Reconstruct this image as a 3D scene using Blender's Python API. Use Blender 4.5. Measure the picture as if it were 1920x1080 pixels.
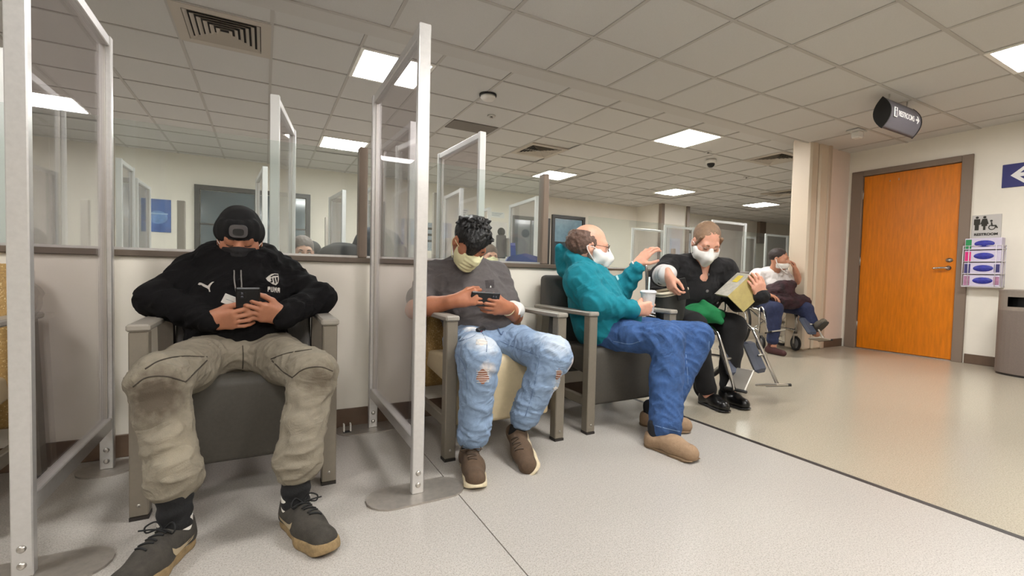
import bpy, bmesh, math, random
import numpy as np
from mathutils import Vector, Matrix, Euler
from mathutils.bvhtree import BVHTree

for o in list(bpy.data.objects): bpy.data.objects.remove(o, do_unlink=True)
SC = bpy.context.scene
COL = SC.collection
random.seed(7); RNG = np.random.default_rng(7)
PI = math.pi
def rad(d): return d * PI / 180

# ---------------------------------------------------------------- camera
YAW, PITCH, ROLL, CAMH = 0.49751, 0.035074, 0.023951, 0.844
_F = Vector((math.sin(YAW)*math.cos(PITCH), math.cos(YAW)*math.cos(PITCH), -math.sin(PITCH)))
_r = Vector((math.cos(YAW), -math.sin(YAW), 0)); _u = _r.cross(_F)
_R = _r*math.cos(ROLL) + _u*math.sin(ROLL); _U = -_r*math.sin(ROLL) + _u*math.cos(ROLL)
cam_data = bpy.data.cameras.new('camera'); cam = bpy.data.objects.new('camera', cam_data); COL.objects.link(cam)
cam_data.sensor_fit = 'HORIZONTAL'; cam_data.sensor_width = 36.0; cam_data.lens = 856/1920*36
cam_data.clip_start = 0.05; cam_data.clip_end = 100
cam.matrix_world = Matrix(((_R.x, _U.x, -_F.x, 0), (_R.y, _U.y, -_F.y, 0), (_R.z, _U.z, -_F.z, CAMH), (0, 0, 0, 1)))
SC.camera = cam

# ---------------------------------------------------------------- world, exposure
w = bpy.data.worlds.new('world'); SC.world = w; w.use_nodes = True
w.node_tree.nodes['Background'].inputs[0].default_value = (0.9, 0.93, 1, 1)
w.node_tree.nodes['Background'].inputs[1].default_value = 0.05
SC.view_settings.view_transform = 'Standard'; SC.view_settings.look = 'None'
SC.view_settings.gamma = 1.0; SC.view_settings.use_curve_mapping = False
SC.view_settings.exposure = 0.12
SC.cycles.transparent_max_bounces = 24; SC.cycles.max_bounces = 8      # many clear panes stand one behind the other
LAMP = 48.0            # radiance of the ceiling diffusers

# ---------------------------------------------------------------- materials
def srgb(r, g, b):
    f = lambda c: (c/255/12.92 if c/255 <= 0.04045 else ((c/255+0.055)/1.055)**2.4)
    return (f(r), f(g), f(b))
MATS = {}
def mat(name, rgb, rough=0.6, metal=0.0, var=0.0, vscale=20.0, bump=0.0, bscale=120.0, spec=0.5, sheen=0.0,
        coat=0.0, sss=0.0, speck=None, spots=(), emit=None, lin=False, stretch=None, col2=None, crease=None):
    """procedural principled material: noise tone variation, noise bump, optional speckle and wear spots"""
    if name in MATS: return MATS[name]
    m = bpy.data.materials.new(name); m.use_nodes = True; MATS[name] = m
    nt = m.node_tree; N = nt.nodes; L = nt.links
    p = N['Principled BSDF']
    c = rgb if lin else srgb(*rgb)
    p.inputs['Base Color'].default_value = (*c, 1); p.inputs['Roughness'].default_value = rough
    p.inputs['Metallic'].default_value = metal; p.inputs['Specular IOR Level'].default_value = spec
    if sheen: p.inputs['Sheen Weight'].default_value = sheen; p.inputs['Sheen Roughness'].default_value = 0.6
    if coat: p.inputs['Coat Weight'].default_value = coat; p.inputs['Coat Roughness'].default_value = 0.15
    if sss:
        p.inputs['Subsurface Weight'].default_value = sss; p.inputs['Subsurface Radius'].default_value = (0.012, 0.004, 0.002)
        p.inputs['Subsurface Scale'].default_value = 0.6
    if emit: p.inputs['Emission Color'].default_value = (*emit[0], 1); p.inputs['Emission Strength'].default_value = emit[1]
    tc = N.new('ShaderNodeTexCoord'); vec = tc.outputs['Object']
    if stretch:
        mp = N.new('ShaderNodeMapping'); mp.inputs['Scale'].default_value = stretch; L.new(vec, mp.inputs['Vector']); svec = mp.outputs[0]
    else: svec = vec
    cur = None
    if var:
        n = N.new('ShaderNodeTexNoise'); n.inputs['Scale'].default_value = vscale; n.inputs['Detail'].default_value = 6; n.inputs['Roughness'].default_value = 0.65
        L.new(svec, n.inputs['Vector'])
        r = N.new('ShaderNodeMapRange'); r.inputs[1].default_value = 0.3; r.inputs[2].default_value = 0.7; L.new(n.outputs['Fac'], r.inputs[0])
        mx = N.new('ShaderNodeMix'); mx.data_type = 'RGBA'; L.new(r.outputs[0], mx.inputs[0])
        c2 = (srgb(*col2) if col2 else None)
        mx.inputs[6].default_value = (*[max(0, v*(1-var)) for v in c], 1)
        mx.inputs[7].default_value = (*(c2 if c2 else [min(1, v*(1+var)) for v in c]), 1)
        cur = mx.outputs[2]
    if speck:
        scol, sscale, thr = speck
        n = N.new('ShaderNodeTexNoise'); n.inputs['Scale'].default_value = sscale; n.inputs['Detail'].default_value = 2; L.new(vec, n.inputs['Vector'])
        r = N.new('ShaderNodeMapRange'); r.inputs[1].default_value = thr; r.inputs[2].default_value = thr+0.06; L.new(n.outputs['Fac'], r.inputs[0])
        mx = N.new('ShaderNodeMix'); mx.data_type = 'RGBA'; L.new(r.outputs[0], mx.inputs[0])
        if cur: L.new(cur, mx.inputs[6])
        else: mx.inputs[6].default_value = (*c, 1)
        mx.inputs[7].default_value = (*srgb(*scol), 1); cur = mx.outputs[2]
    for (ctr, radius, scol, strength) in spots:            # wear / dirt with a shape of its own; centre in object space
        d = N.new('ShaderNodeVectorMath'); d.operation = 'SUBTRACT'; L.new(vec, d.inputs[0]); d.inputs[1].default_value = ctr
        sc = N.new('ShaderNodeVectorMath'); sc.operation = 'DIVIDE'; L.new(d.outputs[0], sc.inputs[0])
        sc.inputs[1].default_value = radius if hasattr(radius, '__len__') else (radius,)*3
        ln = N.new('ShaderNodeVectorMath'); ln.operation = 'LENGTH'; L.new(sc.outputs[0], ln.inputs[0])
        n = N.new('ShaderNodeTexNoise'); n.inputs['Scale'].default_value = 38; n.inputs['Detail'].default_value = 5; L.new(vec, n.inputs['Vector'])
        ad = N.new('ShaderNodeMath'); ad.operation = 'MULTIPLY_ADD'; L.new(n.outputs['Fac'], ad.inputs[0]); ad.inputs[1].default_value = 1.1; L.new(ln.outputs['Value'], ad.inputs[2])
        r = N.new('ShaderNodeMapRange'); r.inputs[1].default_value = 1.75; r.inputs[2].default_value = 1.05; r.inputs[3].default_value = 0; r.inputs[4].default_value = strength
        L.new(ad.outputs[0], r.inputs[0])
        mx = N.new('ShaderNodeMix'); mx.data_type = 'RGBA'; L.new(r.outputs[0], mx.inputs[0])
        if cur: L.new(cur, mx.inputs[6])
        else: mx.inputs[6].default_value = (*c, 1)
        mx.inputs[7].default_value = (*srgb(*scol), 1); cur = mx.outputs[2]
    if cur: L.new(cur, p.inputs['Base Color'])
    if bump:
        n = N.new('ShaderNodeTexNoise'); n.inputs['Scale'].default_value = bscale; n.inputs['Detail'].default_value = 4; L.new(svec, n.inputs['Vector'])
        b = N.new('ShaderNodeBump'); b.inputs['Strength'].default_value = bump; b.inputs['Distance'].default_value = 0.004
        L.new(n.outputs['Fac'], b.inputs['Height']); L.new(b.outputs[0], p.inputs['Normal'])
    if crease:                                              # soft fold relief of cloth
        n = N.new('ShaderNodeTexNoise'); n.inputs['Scale'].default_value = crease[0]; n.inputs['Detail'].default_value = 3; n.inputs['Distortion'].default_value = 1.2
        if len(crease) > 2:
            mp = N.new('ShaderNodeMapping'); mp.inputs['Rotation'].default_value = [rad(a) for a in crease[2]]; mp.vector_type = 'TEXTURE'; mp.inputs['Scale'].default_value = (1, 1, 2.8); L.new(vec, mp.inputs['Vector']); L.new(mp.outputs[0], n.inputs['Vector'])
        else: L.new(vec, n.inputs['Vector'])
        a = N.new('ShaderNodeMath'); a.operation = 'SUBTRACT'; L.new(n.outputs['Fac'], a.inputs[0]); a.inputs[1].default_value = 0.5
        a2 = N.new('ShaderNodeMath'); a2.operation = 'ABSOLUTE'; L.new(a.outputs[0], a2.inputs[0])
        b = N.new('ShaderNodeBump'); b.inputs['Strength'].default_value = crease[1]; b.inputs['Distance'].default_value = 0.03
        L.new(a2.outputs[0], b.inputs['Height'])
        old = p.inputs['Normal'].links[0].from_socket if p.inputs['Normal'].links else None
        if old: L.new(old, b.inputs['Normal'])
        L.new(b.outputs[0], p.inputs['Normal'])
    return m

def glass(name, tint, refl=0.9, rough=0.02, f0=1.5, haze=0.0, hazecol=(1, 1, 1)):
    """thin pane: transparent, Fresnel mirror, a little scattering film"""
    if name in MATS: return MATS[name]
    m = bpy.data.materials.new(name); m.use_nodes = True; MATS[name] = m
    nt = m.node_tree; N = nt.nodes; L = nt.links
    N.remove(N['Principled BSDF']); out = N['Material Output']
    t = N.new('ShaderNodeBsdfTransparent'); t.inputs[0].default_value = (*tint, 1)
    g = N.new('ShaderNodeBsdfGlossy'); g.inputs['Roughness'].default_value = rough; g.inputs[0].default_value = (refl, refl, refl, 1)
    fr = N.new('ShaderNodeFresnel'); ge = N.new('ShaderNodeNewGeometry')      # thin sheet: both faces reflect alike
    mr = N.new('ShaderNodeMapRange'); mr.inputs[3].default_value = f0; mr.inputs[4].default_value = 1/f0
    L.new(ge.outputs['Backfacing'], mr.inputs[0]); L.new(mr.outputs[0], fr.inputs[0])
    mx = N.new('ShaderNodeMixShader'); L.new(fr.outputs[0], mx.inputs[0]); L.new(t.outputs[0], mx.inputs[1]); L.new(g.outputs[0], mx.inputs[2])
    if haze:
        d = N.new('ShaderNodeBsdfDiffuse'); d.inputs[0].default_value = (*hazecol, 1)
        m2 = N.new('ShaderNodeMixShader'); m2.inputs[0].default_value = haze; L.new(mx.outputs[0], m2.inputs[1]); L.new(d.outputs[0], m2.inputs[2])
        L.new(m2.outputs[0], out.inputs[0])
    else: L.new(mx.outputs[0], out.inputs[0])
    return m

# ---------------------------------------------------------------- mesh building
def V(*a): return np.array(a, float)
def unit(v): v = np.asarray(v, float); return v/np.linalg.norm(v)
def frame_from(z, up=(0, 0, 1)):
    z = unit(z); up = np.asarray(up, float)
    if abs(z@unit(up)) > 0.98: up = np.array([0, 1, 0.]) if abs(z[1]) < 0.9 else np.array([1., 0, 0])
    x = unit(np.cross(up, z)); y = np.cross(z, x)
    return np.array([x, y, z])                      # rows
def rot(rx=0, ry=0, rz=0): return np.array(Euler((rad(rx), rad(ry), rad(rz)), 'XYZ').to_matrix())

class MB:
    """collects geometry; build() links it as ONE mesh object"""
    def __init__(s): s.v = []; s.f = []; s.sm = []; s.n = 0
    def add(s, verts, faces, smooth=False):
        verts = np.asarray(verts, float); s.v.append(verts)
        for f in faces: s.f.append([i+s.n for i in f])
        s.sm += [smooth]*len(faces); s.n += len(verts); return s
    def box(s, lo, hi, bev=0.0, R=None, c=None):
        lo = np.asarray(lo, float); hi = np.asarray(hi, float); ctr = (lo+hi)/2; h = np.abs(hi-lo)/2
        vs = []; fs = []
        if bev <= 0:
            for sx in (-1, 1):
                for sy in (-1, 1):
                    for sz in (-1, 1): vs.append((sx*h[0], sy*h[1], sz*h[2]))
            fs = [(0, 1, 3, 2), (4, 6, 7, 5), (0, 4, 5, 1), (2, 3, 7, 6), (0, 2, 6, 4), (1, 5, 7, 3)]
        else:
            b = min(bev, h.min()*0.98); idx = {}
            for sx in (-1, 1):
                for sy in (-1, 1):
                    for sz in (-1, 1):
                        for a in range(3):
                            q = [h[0]-b, h[1]-b, h[2]-b]; q[a] = h[a]
                            idx[(sx, sy, sz, a)] = len(vs); vs.append((sx*q[0], sy*q[1], sz*q[2]))
            S = (-1, 1)
            for a in range(3):
                o = [i for i in range(3) if i != a]
                for sa in S:
                    loop = []
                    for (p, q) in ((-1, -1), (1, -1), (1, 1), (-1, 1)):
                        k = [0, 0, 0]; k[a] = sa; k[o[0]] = p; k[o[1]] = q; loop.append(idx[(*k, a)])
                    fs.append(tuple(loop))
                for p in S:
                    for q in S:
                        k0 = [0, 0, 0]; k1 = [0, 0, 0]; k0[a] = -1; k1[a] = 1
                        for k in (k0, k1): k[o[0]] = p; k[o[1]] = q
                        fs.append((idx[(*k0, o[0])], idx[(*k1, o[0])], idx[(*k1, o[1])], idx[(*k0, o[1])]))
            for sx in S:
                for sy in S:
                    for sz in S: fs.append(tuple(idx[(sx, sy, sz, a)] for a in range(3)))
        vs = np.array(vs)
        if R is not None: vs = vs@np.asarray(R).T
        vs = vs+(ctr if c is None else np.asarray(c))
        return s.add(vs, fs)
    def tube(s, pts, r, n=8, closed=False, cap=True, flat=1.0, up=(0, 0, 1)):
        pts = [np.asarray(p, float) for p in pts]; m = len(pts)
        rs = r if hasattr(r, '__len__') else [r]*m
        vs = []; fs = []; prev = None
        for i, p in enumerate(pts):
            if closed: t = pts[(i+1) % m]-pts[i-1]
            else: t = pts[min(i+1, m-1)]-pts[max(i-1, 0)]
            t = unit(t)
            if prev is None: fr = frame_from(t, up); x, y = fr[0], fr[1]
            else:
                x = prev-t*(prev@t); x = unit(x); y = np.cross(t, x)
            prev = x
            for k in range(n):
                a = 2*PI*k/n; vs.append(p+rs[i]*(math.cos(a)*x+flat*math.sin(a)*y))
        for i in range(m if closed else m-1):
            a = i*n; b = ((i+1) % m)*n
            for k in range(n): fs.append((a+k, a+(k+1) % n, b+(k+1) % n, b+k))
        if cap and not closed: fs.append(tuple(range(n))[::-1]); fs.append(tuple((m-1)*n+k for k in range(n)))
        return s.add(vs, fs, True)
    def lathe(s, prof, c=(0, 0, 0), n=24, R=None, sx=1.0, sy=1.0, smooth=True):
        vs = []; fs = []; m = len(prof)
        for (r, z) in prof:
            for k in range(n):
                a = 2*PI*k/n; vs.append((r*sx*math.cos(a), r*sy*math.sin(a), z))
        for i in range(m-1):
            for k in range(n): fs.append((i*n+k, i*n+(k+1) % n, (i+1)*n+(k+1) % n, (i+1)*n+k))
        fs.append(tuple(range(n))[::-1]); fs.append(tuple((m-1)*n+k for k in range(n)))
        vs = np.array(vs)
        if R is not None: vs = vs@np.asarray(R).T
        return s.add(vs+np.asarray(c, float), fs, smooth)
    def ell(s, c, r, R=None, nu=16, nv=10):
        return s.lathe([(math.sin(PI*(i+0.02)/(nv+0.04)), -math.cos(PI*(i+0.02)/(nv+0.04))) for i in range(nv+1)], (0, 0, 0), nu)._xf(r, R, c)
    def _xf(s, r, R, c):
        v = s.v[-1]*np.asarray(r if hasattr(r, '__len__') else [r]*3, float)
        if R is not None: v = v@np.asarray(R).T
        s.v[-1] = v+np.asarray(c, float); return s
    def prism(s, poly, o, u, v, th, smooth=False):
        """poly in (u,v) from o, thickness th along u x v (both sides capped)"""
        o = np.asarray(o, float); u = np.asarray(u, float); v = np.asarray(v, float); w = unit(np.cross(u, v))*th
        P = [o+a*u+b*v for a, b in poly]; n = len(P)
        fs = [tuple(range(n))[::-1], tuple(range(n, 2*n))]+[(i, (i+1) % n, n+(i+1) % n, n+i) for i in range(n)]
        return s.add(P+[p+w for p in P], fs, smooth)
    def build(s, name, m, parent=None, off=None, recalc=True, smooth_angle=None):
        me = bpy.data.meshes.new(name); vv = np.concatenate(s.v)
        if off is not None: vv = vv-np.asarray(off, float)
        me.from_pydata(vv.tolist(), [], s.f)
        me.polygons.foreach_set('use_smooth', s.sm)
        if recalc:
            b = bmesh.new(); b.from_mesh(me); bmesh.ops.recalc_face_normals(b, faces=b.faces); b.to_mesh(me); b.free()
        return link(name, me, m, parent)
def link(name, me, m, parent=None):
    if m is not None: me.materials.append(m)
    o = bpy.data.objects.new(name, me); COL.objects.link(o)
    if parent is not None: o.parent = parent
    return o
def tag(o, label=None, cat=None, group=None, kind=None):
    if label: o['label'] = label
    if cat: o['category'] = cat
    if group: o['group'] = group
    if kind: o['kind'] = kind
    return o
def thing(name, label, cat, loc=(0, 0, 0), rotz=0.0, group=None):
    o = bpy.data.objects.new(name, None); COL.objects.link(o); o.empty_display_size = 0.1
    o.location = loc; o.rotation_euler = (0, 0, rotz)
    return tag(o, label, cat, group)
def copy_tree(o, parent=None):
    c = o.copy(); COL.objects.link(c); c.parent = parent
    for ch in list(o.children): copy_tree(ch, c)
    return c
def bx(lo, hi, bev=0.0): return MB().box(lo, hi, bev)
def arc(c, r, a0, a1, n, u=(1, 0, 0), v=(0, 0, 1)):
    c = np.asarray(c, float); u = np.asarray(u, float); v = np.asarray(v, float)
    return [c+r*(math.cos(rad(a0+(a1-a0)*i/n))*u+math.sin(rad(a0+(a1-a0)*i/n))*v) for i in range(n+1)]
def smooth_path(pts, k=6):
    """Catmull-Rom through the points"""
    P = [np.asarray(p, float) for p in pts]; P = [2*P[0]-P[1]]+P+[2*P[-1]-P[-2]]; out = []
    for i in range(1, len(P)-2):
        for j in range(k):
            t = j/k; a, b, c, d = P[i-1:i+3]
            out.append(0.5*((2*b)+(-a+c)*t+(2*a-5*b+4*c-d)*t*t+(-a+3*b-3*c+d)*t**3))
    out.append(P[-2]); return out
def text_mesh(txt, size, extrude=0.001, spacing=1.0, align='CENTER', bold=0.0):
    cu = bpy.data.curves.new('lettering', 'FONT'); cu.body = txt; cu.size = size; cu.extrude = extrude; cu.align_x = align; cu.align_y = 'CENTER'
    cu.space_character = spacing; cu.offset = bold
    o = bpy.data.objects.new('lettering', cu); COL.objects.link(o)
    dg = bpy.context.evaluated_depsgraph_get(); me = bpy.data.meshes.new_from_object(o.evaluated_get(dg))
    bpy.data.objects.remove(o, do_unlink=True); bpy.data.curves.remove(cu); return me
def text_on(name, txt, size, o, u, v, m, parent, off=None, **k):
    """flat lettering: local x -> u, y -> v, z -> u x v"""
    me = text_mesh(txt, size, **k); u = unit(u); v = unit(v); n = np.cross(u, v); o = np.asarray(o, float)-(0 if off is None else np.asarray(off, float))
    me.transform(Matrix(((u[0], v[0], n[0], o[0]), (u[1], v[1], n[1], o[1]), (u[2], v[2], n[2], o[2]), (0, 0, 0, 1))))
    me.materials.clear(); return link(name, me, m, parent)
# ================================================================ SETTING
M_wall = mat('cream_paint', (232, 226, 213), 0.62, var=0.03, vscale=3, bump=0.05, bscale=250)
M_wallp = mat('blush_paint', (222, 204, 190), 0.62, var=0.03, vscale=3, bump=0.05, bscale=250)
M_base = mat('brown_rubber_base', (98, 78, 62), 0.5, var=0.08, vscale=30)
M_ledge = mat('taupe_laminate', (104, 92, 80), 0.4, var=0.05, vscale=40)
M_tile = mat('acoustic_tile', (207, 205, 201), 0.9, var=0.04, vscale=180, bump=0.25, bscale=300)
M_bar = mat('grid_bar_shade', (186, 182, 176), 0.7)  # bars match the tiles; their shade is put in as a darker tone
M_slab = mat('plaster_border', (202, 199, 194), 0.9)
M_floor = mat('speckled_vinyl', (178, 173, 166), 0.34, var=0.14, vscale=120, speck=((148, 140, 132), 260, 0.55), spec=0.5, bump=0.02, bscale=60)
M_floor2 = mat('polished_vinyl', (174, 165, 148), 0.22, var=0.12, vscale=120, speck=((146, 136, 120), 260, 0.56), spec=0.5, bump=0.02, bscale=40)
M_strip = mat('dark_inlay', (46, 40, 38), 0.5)
M_seam = mat('seam_filler', (92, 84, 76), 0.6)
M_frame = mat('taupe_door_frame', (128, 112, 98), 0.5)
M_orange = mat('orange_veneer', (212, 120, 6), 0.33, var=0.16, vscale=14, stretch=(1, 3, 0.35), spec=0.5)
M_chrome = mat('chrome', (205, 203, 200), 0.22, 1.0)
M_steel = mat('brushed_steel', (190, 186, 180), 0.35, 1.0)
M_alu = mat('anodised_aluminium', (210, 208, 206), 0.34, 0.6, var=0.05, vscale=60)
M_black = mat('black_plastic', (22, 21, 21), 0.5)
M_white = mat('white_plastic', (226, 222, 214), 0.5)
G_part = glass('partition_pane', (0.93, 0.96, 0.95), 0.9, haze=0.02, hazecol=(0.8, 0.85, 0.82))
G_acr = glass('acrylic_pane', (0.90, 0.88, 0.89), 0.9, haze=0.014, hazecol=(0.75, 0.72, 0.74))

CN, CF, YS = 2.44, 2.555, 3.13         # near ceiling, far ceiling, the step between them
def struct(name, mb, m, parent=None, label=None):
    o = mb.build(name, m, parent)
    if parent is None: tag(o, label, None, None, 'structure')
    return o

fl = struct('floor', bx((-5, -3, -0.10), (17, 9, -0.004)), M_seam)
struct('floor_sheet', bx((-5, -3, -0.006), (0.6465, 9, 0)), M_floor, fl)
struct('floor_sheet', bx((0.6505, -3, -0.006), (2.205, 9, 0)), M_floor, fl)
struct('floor_sheet', bx((2.235, -3, -0.006), (17, 9, 0)), M_floor2, fl)
struct('inlay_strip', bx((2.205, -3, -0.006), (2.235, 9, 0.0005)), M_strip, fl)

# ---- ceiling: near 2.44 m, far 2.555 m, tiles laid in a grid
ce = struct('ceiling', bx((-5, -3, CN+0.014), (17, YS, CF+0.1)).box((-5, YS, CF+0.014), (17, 9, CF+0.1)), M_slab)
def slabs(name, lo, hi, m=M_tile): return struct(name, bx(lo, hi), m, ce)
slabs('border_strip', (-5, YS, CF-0.001), (17, 3.52, CF+0.02), M_slab)
slabs('edge_trim', (-5, YS-0.022, CN-0.003), (6.5, YS, CF+0.02), M_bar)
tile_me = bx((0.012, 0.012, 0), (0.598, 0.598, 0.012)).v[0]
LIGHTS_F = [(0.65, 3.73), (4.31, 3.73), (7.36, 3.73), (-2.40, 6.46), (0.65, 6.46), (4.16, 6.46), (7.07, 6.40), (9.92, 6.40)]
LIGHTS_N = [(1.343, 0.69), (-0.487, -1.14), (4.393, 0.69), (-2.317, 0.69), (1.343, -1.75)]  # second lamp is added behind the viewer to brighten the partition wall
VENTS_F = [(-0.57, 3.73), (3.09, 5.25), (6.14, 3.73), (8.9, 5.25)]
tile_proto = None
def overlaps(x, y, L): return any(abs(x-a) < 0.5 and abs(y-b) < 0.5 for a, b in L)
def tile(x, y, z, sy=1.0):
    global tile_proto
    if tile_proto is None:
        tile_proto = struct('ceiling_tile', bx((0.012, 0.012, 0.004), (0.598, 0.598, 0.014)), M_tile, ce); o = tile_proto
    else: o = tile_proto.copy(); COL.objects.link(o)
    o.location = (x, y, z); o.scale = (1, sy, 1)
for i in range(-1, 10):
    for j in range(1, 6):
        x, y = 0.733+0.61*i, YS-0.61*j
        if x < 6.4 and not overlaps(x, y, LIGHTS_N): tile(x, y, CN)
slabs('plain_panel', (-5, -3, CN+0.004), (0.123, YS-0.022, CN+0.014)); slabs('plain_panel', (0.123, -3, CN+0.004), (17, 0.08, CN+0.014))
for i in range(-4, 21):
    for j in range(0, 9):
        x, y = 0.04+0.61*i, 3.73+0.61*j
        if not overlaps(x, y, LIGHTS_F+VENTS_F): tile(x, y, CF)
slabs('plain_panel', (-5, 3.52, CF+0.004), (-2.40, 9, CF+0.014)); slabs('plain_panel', (12.85, 3.52, CF+0.004), (17, 9, CF+0.014)); slabs('plain_panel', (-2.4, 3.52, CF+0.006), (12.9, 3.73, CF+0.016))
for i in range(-1, 11):
    x = 0.733+0.61*i; slabs('grid_bar', (x-0.012, 0.08, CN-0.001), (x+0.012, YS-0.02, CN+0.006), M_bar)
for j in range(1, 6):
    y = YS-0.61*j; slabs('grid_bar', (0.1, y-0.012, CN-0.0015), (6.5, y+0.012, CN+0.006), M_bar)
for i in range(-4, 22):
    x = 0.04+0.61*i; slabs('grid_bar', (x-0.012, 3.52, CF-0.001), (x+0.012, 8.75, CF+0.006), M_bar)
for j in range(0, 9):
    y = 3.73+0.61*j; slabs('grid_bar', (-2.4, y-0.008, CF-0.0015), (12.9, y+0.008, CF+0.006), M_bar)

# ---- walls
struct('wall_back', bx((-5, 8.75, 0), (17, 8.9, CF+0.05)), M_wall)
struct('wall_left', bx((-5.1, -3, 0), (-5, 9, CF+0.05)), M_wall)
struct('wall_front', bx((-5, -3.1, 0), (6.7, -3, CF)), M_wall)
struct('wall_far_right', bx((16, 3.1, 0), (16.1, 9, CF+0.05)), M_wall)
# door wall, plane X = 6.50 with the door opening Y 1.99..3.00
XW = 6.50
struct('wall_right', bx((XW, -3, 0), (XW+0.15, 1.99, CN+0.02)).box((XW, 3.0, 0), (XW+0.15, 3.14, CN+0.02)).box((XW, 1.99, 2.16), (XW+0.15, 3.0, CN+0.02)), M_wall)
struct('baseboard_right', bx((XW-0.008, -3, 0), (XW, 1.93, 0.10), 0.003), M_base)
# stub wall beside the door, with its two jamb strips
struct('wall_corner', bx((5.985, 3.10, 0), (XW+0.02, 3.5, CN+0.1)), M_wallp)
struct('wall_passage', bx((6.30, 3.5, 0), (XW+0.1, 3.52, CF+0.05)), M_wall)
struct('baseboard_corner', bx((6.0, 3.09, 0), (XW, 3.10, 0.10), 0.003), M_base)
M_jamb = mat('beige_guard', (206, 190, 168), 0.5); M_jamb2 = mat('tan_guard', (186, 166, 144), 0.5)
struct('trim_1', MB().box((5.77, 3.06, 0), (5.99, 3.20, CN+0.09), 0.02), M_jamb)
struct('trim_2', MB().box((5.60, 3.07, 0), (5.755, 3.30, CN+0.09), 0.02), M_jamb)
struct('trim_3', MB().box((5.93, 3.045, 0), (6.0, 3.075, CN+0.085), 0.012), M_jamb2)
# projecting pier on the far wall
struct('wall_pier', bx((8.30, 7.90, 0), (9.15, 8.75, CF+0.02)), M_wall)
struct('trim_4', bx((8.24, 7.86, 0), (8.34, 7.95, CF-0.01)), M_frame); struct('trim_5', bx((9.11, 7.86, 0), (9.20, 7.95, CF)), M_frame)
struct('trim_6', bx((13.2, 8.65, 1.9), (13.5, 8.75, CF)), M_frame)

# ---- door
d1 = struct('door_1', MB().box((XW-0.02, 2.94, 0), (XW+0.12, 3.06, 2.19), 0.004).box((XW-0.02, 1.94, 0), (XW+0.12, 2.03, 2.19), 0.004).box((XW-0.02, 2.03, 2.125), (XW+0.12, 2.94, 2.19), 0.004), M_frame)
leaf = struct('door_leaf', bx((XW+0.012, 2.035, 0.012), (XW+0.055, 2.935, 2.12), 0.003), M_orange, d1)
hd = struct('lever_handle', MB().lathe([(0.026, 0), (0.026, 0.008), (0.012, 0.01), (0.011, 0.045)], (XW+0.012, 2.10, 1.0), 16, rot(0, -90, 0)).tube(smooth_path([(XW-0.03, 2.10, 1.0), (XW-0.036, 2.14, 1.002), (XW-0.034, 2.22, 0.995)]), [0.011]*12+[0.008], 8), M_chrome, leaf)
struct('lock_plate', MB().lathe([(0.024, 0), (0.024, 0.006), (0.013, 0.008), (0.012, 0.018)], (XW+0.012, 2.095, 1.085), 16, rot(0, -90, 0), sy=1.25), M_steel, leaf)
for z in (0.28, 1.08, 1.9): struct('hinge', MB().tube([(XW+0.004, 2.937, z-0.055), (XW+0.004, 2.937, z+0.055)], 0.009, 8), M_steel, d1)
for y, z in ((2.67, 2.03), (2.585, 2.03), (2.585, 2.045)): struct('screw_cap', MB().lathe([(0.006, 0), (0.005, 0.003)], (XW+0.012, y, z), 8, rot(0, -90, 0)), M_steel, leaf)
struct('threshold', bx((XW-0.02, 2.03, 0), (XW+0.1, 2.94, 0.010)), M_steel, d1)

# ---- low partition wall with ledge, glass and posts
YP = 2.52
struct('wall_partition', bx((-5, YP, 0), (1.95, YP+0.11, 0.872)), M_wall)
struct('baseboard_partition', bx((-5, YP-0.009, 0), (1.95, YP, 0.10), 0.003), M_base)
struct('trim_7', bx((-5, YP-0.018, 0.872), (1.97, YP+0.13, 0.900), 0.004), M_ledge)
w1 = struct('window_1', bx((-5, YP+0.045, 0.900), (1.62, YP+0.065, 0.912)), M_alu)
for a, b in ((-5, -0.78), (-0.776, 0.45), (0.478, 1.60)):
    struct('pane', bx((a, YP+0.05, 0.905), (b, YP+0.060, 1.465)), G_part, w1)
for x in (0.464, 1.62):
    struct('post', bx((x-0.022, YP+0.02, 0.90), (x+0.022, YP+0.085, 1.49), 0.005), M_frame, w1)
# second low partition behind the wheelchairs
YQ = 3.95
struct('wall_partition_far', bx((3.1, YQ, 0), (7.3, YQ+0.1, 0.89)), M_wall)
struct('trim_8', bx((3.1, YQ-0.015, 0.89), (7.33, YQ+0.12, 0.915), 0.004), M_ledge)
w6 = struct('window_6', bx((3.1, YQ+0.04, 0.915), (7.3, YQ+0.06, 0.925)), M_alu)
struct('pane', bx((3.1, YQ+0.045, 0.92), (4.75, YQ+0.055, 1.47)), G_part, w6); struct('pane', bx((4.755, YQ+0.045, 0.92), (7.3, YQ+0.055, 1.47)), G_part, w6)

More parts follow.
